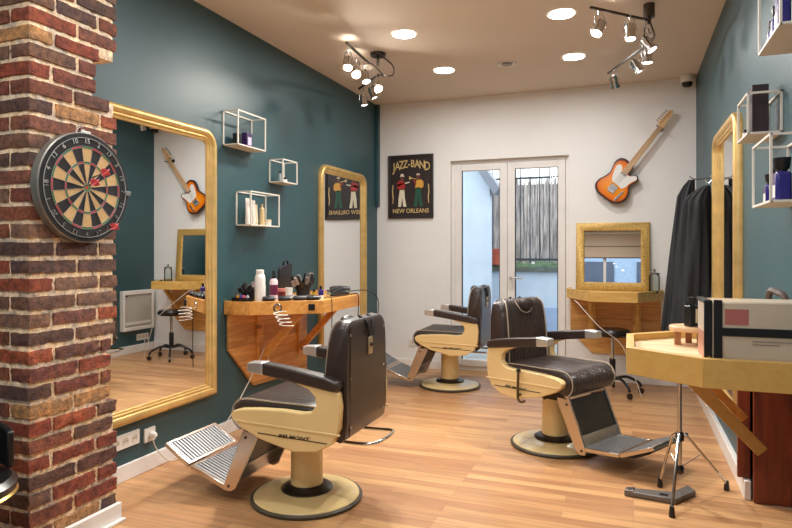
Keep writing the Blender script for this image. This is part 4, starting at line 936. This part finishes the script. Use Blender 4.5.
def socket(label, loc, rz, n, w=.08, cat='socket', m_=PLAST, h=.08, name='wall_socket'):
    t = thing(name, label, cat, loc, rz)
    MB().b2((-w*n/2, -.012, -h/2), (w*n/2, 0, h/2)).build('plate', m_, t, bevel=.004)
    for i in range(n):
        x = (i-(n-1)/2)*w*.92
        MB().lathe([(.021, .0), (.021, .003), (.018, .003), (.017, .0005), (0, .0005)], 24, c=(x, -.012, 0), axis='y', cap=False).build('outlet', PLASTG, t)
        m = MB()
        for s in (-1, 1): m.cyl((x+s*.008, -.0125, 0), (x+s*.008, -.0145, 0), .003, n=8)
        m.build('contact_holes', BLACKM, t)
    return t
socket('triple white socket strip low on the teal wall next to the brick pillar', (0, 2.60, .215), PI/2, 3, .07)
t = socket('single white socket with a cable plugged in, under the tall left mirror', (0, 2.785, .20), PI/2, 1, .085)
t = socket('small white socket low on the white wall left of the far chair', (.405, YB, .27), 0, 1, .08)
tag(MB().lathe([(.018, 0), (.018, .022), (.012, .035), (0, .036)], 16, axis='x', c=(.013, 2.79, .198)).build('power_plug', PLAST), 'white plug in the single socket below the tall left mirror', 'plug')

# radiator and sockets on the right wall, seen in the tall left mirror
t = thing('panel_heater', 'white panel heater low on the right wall, seen in the tall left mirror', 'heater', (W, 5.88, .28), -PI/2)
m = MB(); w, h = .5, .48
m.b2((-w/2, -.06, 0), (-w/2+.03, 0, h)); m.b2((w/2-.03, -.06, 0), (w/2, 0, h)); m.b2((-w/2+.03, -.06, 0), (w/2-.03, 0, .04)); m.b2((-w/2+.03, -.06, h-.05), (w/2-.03, 0, h)); m.build('housing', PLAST, t, bevel=.005)
MB().b2((-w/2+.03, -.045, .04), (w/2-.03, -.01, h-.05)).build('grille', mat('heater_grey', (186, 182, 174), .5), t); MB().b2((-w/2+.05, -.055, .07), (w/2-.05, -.045, .10)).build('vent_bar', PLAST, t)
MB().lathe([(.01, 0), (.01, .006), (0, .006)], 12, c=(w/2-.05, -.06, h-.06), axis='y').build('thermostat', BLACK, t)
socket('triple white socket strip under the panel heater, seen in the mirror', (W, 5.99, .18), -PI/2, 3, .065)
cable('loop of white cable hanging from the sockets under the heater', [(W-.02, 5.99, .18), (W-.05, 5.98, .10), (W-.06, 5.93, .03), (W-.05, 6.0, .012), (W-.06, 6.06, .05), (W-.02, 6.04, .17)], .004, CW)

# ------------------------------------------------------------------ back desk: stool, jar
t = lathe_thing('glass_jar', 'clear glass disinfectant jar with metal lid on the back wall desk', 'jar', (2.775, 6.04, .8645), [('jar_body', JARG, [(0, 0), (.045, 0), (.046, .005), (.046, .15), (.035, .165)]), ('lid', STEEL, [(.048, .165), (.048, .178), (.012, .185), (.010, .20), (.014, .21), (0, .215)]), ('foot', STEEL, [(0, .001), (.05, .001), (.05, .008), (0, .008)])], n=28)
t = lathe_thing('glass_dish', 'small shallow glass dish at the right end of the back wall desk', 'dish', (2.76, 5.86, .8645), [('bowl', JARG, [(0, 0), (.035, 0), (.05, .03), (.047, .03), (.033, .004), (0, .004)])])
cable('thin pale cable slanting across the front of the back wall desk', [(2.10, 5.70, .80), (2.14, 5.64, .78), (2.32, 5.52, .60), (2.50, 5.53, .45), (2.60, 5.52, .2), (2.66, 5.52, .02)], .003, CW)
st = thing('rolling_stool', 'black swivel stool on casters tucked under the back wall desk', 'stool', (2.425, 5.70, 0))
MB().lathe([(0, .50), (.13, .50), (.150, .515), (.153, .54), (.13, .562), (0, .566)], 36, cap=False).build('seat', LEATH if False else mat('black_leather', (24, 22, 22), .3), st)
MB().cyl((0, 0, .12), (0, 0, .3), .026).build('lower_post', BLACK, st); MB().cyl((0, 0, .29), (0, 0, .5), .015).build('gas_post', CHROME, st)
for k in range(5):
    a = 2*PI*k/5+.3; m = MB(); m.tube([(.02*math.cos(a), .02*math.sin(a), .13), (.12*math.cos(a), .12*math.sin(a), .145), (.22*math.cos(a), .22*math.sin(a), .10), (.245*math.cos(a), .245*math.sin(a), .06)], .012, 8, smooth=4)
    lg = m.build('leg', BLACK, st); MB().cyl((.245*math.cos(a)-.012*math.sin(a), .245*math.sin(a)+.012*math.cos(a), .026), (.245*math.cos(a)+.012*math.sin(a), .245*math.sin(a)-.012*math.cos(a), .026), .025, n=16).build('caster', DARKC, lg)

# ------------------------------------------------------------------ coats on the right wall
def coat(label, hookp, drift, folds, w0, w1, d0, d1, zb, seedv, group='coats on the hook'):
    """hanging garment: folded cloth falling from a hook, widening slowly to the hem"""
    t = thing('hanging_coat', label, 'coat', hookp, 0, group)
    n = 96; rings = []
    for i in range(30):
        k = i/29; z = -(hookp[2]-zb)*k
        w = .022+(w0-.022)*min(1, k/.12)**.7+(w1-w0)*k; d_ = .02+(d0-.02)*min(1, k/.10)**.7+(d1-d0)*k
        rg = []
        for q in range(n):
            a = 2*PI*q/n
            fold = 1+(.05+.15*k)*math.sin(a*folds+seedv+k*2.2)+.09*math.sin(a*(folds*2+1)+seedv*2-k*3)+.05*math.sin(a*(folds*3-1)+k*4)
            x = math.cos(a)*d_*fold; y = math.sin(a)*w*fold
            rg.append((x-d_-drift[0]*k, y+drift[1]*k, z+((.03*math.sin(a*3+seedv)+.02*math.sin(a*7)) if i >= 28 else 0)+(.05*math.cos(a) if i == 29 else 0)))
        rings.append(rg)
    MB().loft(rings).build('garment', CLOTH, t, ang=80)
    return t
t = coat('black coat hanging tight behind the far edge of the tall right wall mirror', (W-.04, 4.80, 1.70), (.01, .0), 4, .07, .09, .08, .115, .66, 1.3)
t = coat('black studded coat in full view between the small desk mirror and tall right mirror', (W-.12, 5.01, 1.765), (.05, .0), 5, .055, .105, .05, .085, .60, 2.7)
m = MB(); tn = random.Random(3)
for i in range(7): m.lathe([(.006, 0), (.004, .003), (0, .004)], 8, M=Matrix.Translation((-.085-.005*i, -.05-.007*i, -.20-.045*i)) @ Matrix.Rotation(-PI/2, 4, 'Y') )
m.build('studs', CHROME, t)
t = thing('coat_hook', 'metal coat hook on the right wall holding the black coats', 'hook', (W, 4.90, 1.775)); m = MB(); m.b2((-.012, -.17, -.02), (0, .16, .02)); m.tube([(-.005, -.10, 0), (-.05, -.10, -.06), (-.075, -.10, -.03)], .005, 6, smooth=3); m.tube([(-.005, .11, 0), (-.12, .11, -.005), (-.15, .11, .02)], .005, 6, smooth=3); m.build('rail', STEEL, t)

# ------------------------------------------------------------------ right desk items
ZR = .8625
t = thing('round_stand', 'small round wooden stand with short legs on the plywood desk', 'stand', (2.79, 2.80, ZR))
MB().lathe([(0, .055), (.072, .055), (.075, .058), (.075, .072), (.072, .076), (0, .076)], 36, cap=False).build('disc', wood('stand_wood', (206, 160, 116), (232, 194, 152), axis='x', knots=False), t)
for k in range(3): a = 2*PI*k/3+3.6; MB().b2((.048*math.cos(a)-.012, .048*math.sin(a)-.012, 0), (.048*math.cos(a)+.012, .048*math.sin(a)+.012, .055)).build('leg', wood('stand_leg', (150, 96, 58), (176, 120, 76), axis='z', knots=False), t)
t = thing('dark_bottle', 'black square bottle with pale label on the round wooden stand', 'bottle', (2.80, 2.775, ZR+.0768), math.radians(35))
MB().b2((-.027, -.018, 0), (.027, .018, .085)).build('body', BLACK, t, bevel=.006, seg=3); MB().lathe([(.010, .084), (.010, .094), (.016, .096), (.016, .118), (0, .120)], 16).build('cap', BLACK, t); MB().b2((.002, -.0192, .015), (.026, -.0182, .072)).build('label_patch', mat('cream_label', (206, 190, 160), .6), t)
# metal case
t = thing('tool_case', 'steel sided tool case with black straps on the plywood desk', 'case', (2.80, 2.315, ZR), 0)
t.rotation_euler = (0, 0, math.radians(2))
CASE = mat('pinkish_steel', (224, 206, 180), .3, .25, var=.12, vscale=5)
MB().b2((0, 0, 0), (.34, .17, .215)).build('case_body', CASE, t, bevel=.006)
m = MB(); m.b2((-.003, -.004, 0), (.022, .006, .218)); m.b2((.026, -.006, 0), (.052, .006, .22)); m.b2((.05, -.005, .10), (.342, .006, .128)); m.b2((-.004, -.003, .208), (.02, .172, .219)); m.build('strap', BLACK, t, bevel=.002)
MB().b2((.06, -.0015, .138), (.13, -.0002, .19)).build('red_print', mat('faded_red', (196, 120, 110), .4, .4), t)
MB().lathe([(.006, 0), (.006, .003), (0, .003)], 12, c=(.012, -.004, .025), axis='y').build('rivet', BRASS, t)
cable('dark and white cable bundle on the wall behind the steel case', [(3.05, 2.62, ZR+.03), (3.04, 2.60, ZR+.22), (3.06, 2.56, ZR+.235), (3.08, 2.52, ZR+.20), (3.07, 2.56, ZR+.03)], .012, mat('bundle', (90, 76, 72), .5), 'cable_bundle', 4)
m = MB(); m.box((.2, -.0015, .085), (.12, .001, .003)); m.box((.18, -.0015, .075), (.08, .001, .003)); m.build('faint_print', mat('faint_grey', (150, 136, 120), .5), t)
MB().b2((-.0015, .02, .02), (-.0002, .15, .11)).build('copper_print', mat('copper_pink', (200, 140, 116), .35, .4), t)
# chrome tripod
t = thing('tripod_stand', 'chrome tripod stand with rubber feet in front of the red plank panel', 'stand', (2.80, 3.42, 0))
MB().cyl((0, 0, .14), (0, 0, .80), .011).build('pole', CHROME, t); m = MB(); m.lathe([(.014, .12), (.02, .125), (.022, .15), (.014, .165)], 14); m.lathe([(.016, .285), (.02, .29), (.02, .325), (.016, .33)], 14); m.build('clamp', DARKC, t)
for k, (x, y) in enumerate(((2.713-2.80, 3.531-3.42), (3.035-2.80, 3.665-3.42-.06), (2.748-2.80, 3.155-3.42))):
    d_ = Vector((x, y, 0)); L_ = d_.length; e = d_.normalized()
    lg = MB().tube([e*.015+Vector((0, 0, .32)), e*.05+Vector((0, 0, .30)), e*L_+Vector((0, 0, .035))], .0075, 8).build('leg', CHROME, t)
    MB().cyl(e*.012+Vector((0, 0, .155)), e*(L_*.42)+Vector((0, 0, .2)), .003, n=6).build('stay', CHROME, lg)
    MB().lathe([(0, 0), (.014, 0), (.014, .014), (.010, .05), (0, .052)], 14, M=Matrix.Translation(d_)).build('rubber_foot', BLACK, lg)
m = MB(); m.cyl((0, 0, .78), (-.04, .0, .80), .02); m.build('top_clamp', DARKC, t)
# floor pedal
t = thing('foot_pedal', 'flat grey foot pedal lying on the floor under the tripod', 'pedal', (2.70, 3.36, 0), 0)
MB().prism([(-.164, -.022), (.0, -.042), (.075, -.052), (.178, .105), (.147, .175), (.062, .05), (-.10, .035), (-.150, .020)], .002, .028).build('plate', mat('pedal_grey', (112, 106, 100), .45, .4), t, bevel=.004)
MB().prism([(-.163, -.022), (-.125, -.027), (-.110, .032), (-.150, .020)], .028, .034).build('toe_clip', STEEL, t, bevel=.002); MB().prism([(-.0, -.02), (.04, -.025), (.045, .0), (.01, .008)], .028, .030).build('badge', BLACK, t)

# stool at the left edge of the picture
t = thing('round_stool', 'black round stool with brass rim at the lower left edge by the pillar', 'stool', (.395, 1.40, 0))
MB().lathe([(0, .40), (.17, .40), (.215, .42), (.22, .445), (.20, .462), (.1, .468), (0, .468)], 44, cap=False).build('seat', mat('black_leather', (24, 22, 22), .3), t)
MB().lathe([(.214, .405), (.2215, .412), (.214, .42)], 44, cap=False).build('brass_rim', BRASS, t); MB().cyl((0, 0, .05), (0, 0, .40), .03).build('post', BLACK, t); MB().lathe([(0, 0), (.18, 0), (.18, .02), (.05, .05), (0, .05)], 36, cap=False).build('base', BLACK, t)
rg = [[(-.05+.0*i+.02*math.sin(2*PI*q/16)*1, .0, 0) for q in range(16)] for i in range(1)]
bk = [(.20*math.cos(a), .20*math.sin(a)) for a in [math.radians(60+6*i) for i in range(21)]]
MB().loft([[(x*.93, y*.93, .47), (x*1.05, y*1.05, .47), (x*1.05, y*1.05, .60+.03*math.sin(PI*i/20)), (x*.93, y*.93, .60+.03*math.sin(PI*i/20))] for i, (x, y) in enumerate(bk)]).build('backrest', mat('black_leather', (24, 22, 22), .3), t, bevel=.008)

# ------------------------------------------------------------------ courtyard behind the door
struct(MB().b2((-3, YB+.2, -.1), (6, YB+6, -.01)).build('courtyard_paving', mat('grey_paving', (150, 152, 150), .9, var=.2, vscale=3)))
BLW = mat('pale_blue_render', (190, 204, 220), .85, var=.08, vscale=3)
t = thing('garden_wall', 'pale rendered low wall with mossy top behind the glass door', 'wall', (1.5, 9.1, 0))
MB().b2((-4, 0, -.01), (4, .6, .93)).build('render', BLW, t); MB().b2((-4, -.06, -.01), (4, 0, .42)).build('lower_band', mat('blue_grey_render', (150, 172, 204), .85, var=.1), t)
MB().b2((-4, -.05, .93), (4, .65, 1.0)).build('coping', mat('dark_stone', (92, 96, 88), .9, var=.3, vscale=12), t)
m = MB(); rg = []
rnd = random.Random(5)
for i in range(161):
    x = -4+8*i/160; h = .05+.04*rnd.random(); rg.append([(x, -.04, .995), (x, -.03+.02*rnd.random(), .995+h), (x, .15, .995+h+.03*rnd.random()), (x, .3, .995)])
MB().loft(rg).build('moss', mat('moss_green', (96, 116, 86), .95, bump=.8, bscale=40, var=.4, vscale=14), t)
t = thing('reed_fence', 'grey brown reed fence above the low wall beyond the door', 'fence', (1.5, 9.55, 1.055))
RF = mat('reed', (206, 196, 192), .95, bump=.6, bscale=60, var=.6, vscale=30, stretch=(1, 1, .12))
m = MB(); rnd = random.Random(9)
for i in range(380):
    x = -4+8*i/380; r = .008+.004*rnd.random(); x2 = x+rnd.uniform(-.03, .03); m.cyl((x, rnd.uniform(-.01, .01), 0), (x2, rnd.uniform(-.01, .01), 1.28+rnd.uniform(-.05, .03)), r, n=5)
m.b2((-4, .012, .0), (4, .018, 1.2)); o = m.build('reeds', RF, t, smooth=False); o['kind'] = 'stuff'
t = thing('iron_railing', 'dark iron railing of upright bars in front of the reed fence', 'railing', (1.5, 9.3, .99))
m = MB(); m.b2((-4, -.012, .10), (4, .012, .135)); m.b2((-4, -.012, 1.32), (4, .012, 1.35))
m.build('rails', mat('iron_grey', (70, 74, 80), .5, .4), t)
for i in range(40):
    MB().cyl((-3.4+.14*i, 0, .0), (-3.4+.14*i, 0, 1.62), .008, n=6).build('upright_bar', mat('iron_grey', (70, 74, 80), .5, .4), t)
t = thing('outbuilding', 'pale blue outbuilding with slanted grey roof edge behind the left door leaf', 'building', (0, 8.0, 0))
MB().prism([(-3, 0), (.85, 0), (.85, 2.12), (.25, 2.95), (-3, 2.95)], 0, .14, lambda a, b_, h: (a, h, b_)).build('side_wall', BLW, t)
MB().prism([(.93, 1.97), (1.0, 2.05), (.34, 2.99), (.27, 2.93)], -.12, .2, lambda a, b_, h: (a, h, b_)).build('roof_edge', mat('zinc', (130, 136, 148), .5, .3), t)
t = lathe_thing('terracotta_pot', 'terracotta pots stacked on the low wall, seen through the left door leaf', 'pot', (.70, 9.12, 1.03), [('pot', mat('terracotta', (176, 84, 62), .8, var=.2), [(0, 0), (.10, 0), (.14, .2), (.15, .2), (.15, .24), (.13, .24), (.11, .02), (0, .02)])])
t = thing('red_climber', 'thin red leaved climber on the reed fence, seen through the right door leaf', 'plant', (1.86, 9.24, 1.06))
rnd = random.Random(11); m = MB(); m.tube([(0, 0, 0), (-.03, 0, .35), (.02, 0, .7), (-.01, 0, 1.0)], .008, 6, smooth=5); m.build('stem', mat('red_stem', (150, 50, 44), .8), t)
m = MB()
for i in range(150):
    z = .15+.85*rnd.random(); x = rnd.gauss(0, .07); a = rnd.random()*PI; s_ = .018+.014*rnd.random()
    M_ = Matrix.Translation((x, rnd.uniform(-.03, .01), z)) @ Matrix.Rotation(a, 4, 'Z') @ Matrix.Rotation(rnd.random()*2, 4, 'X'); vs = [m.bm.verts.new(M_ @ Vector(p)) for p in ((-s_, 0, 0), (0, -s_*.6, 0), (s_, 0, 0), (0, s_*.6, 0))]; m.bm.faces.new(vs)
m.build('leaves', mat('red_leaf', (196, 66, 60), .7, var=.3), t, smooth=False)

# ------------------------------------------------------------------ light, camera
wld = bpy.data.worlds.new('sky'); SC.world = wld; wld.use_nodes = True
bg = wld.node_tree.nodes['Background']; bg.inputs[0].default_value = (.90, .95, 1., 1); bg.inputs[1].default_value = 1.0
sun = bpy.data.lights.new('sun', 'SUN'); sun.energy = .0
cam = bpy.data.cameras.new('camera'); cam.lens = 616/792*36; cam.sensor_width = 36; cam.shift_y = -14/792; cam.clip_start = .05
co = bpy.data.objects.new('camera', cam); COL.objects.link(co); co.location = (2.56, 0, 1.25); co.rotation_euler = (PI/2, 0, math.atan(233/616))
SC.camera = co
SC.view_settings.view_transform = 'Standard'; SC.view_settings.look = 'None'; SC.view_settings.gamma = 1; SC.view_settings.use_curve_mapping = False
SC.view_settings.exposure = 1.47
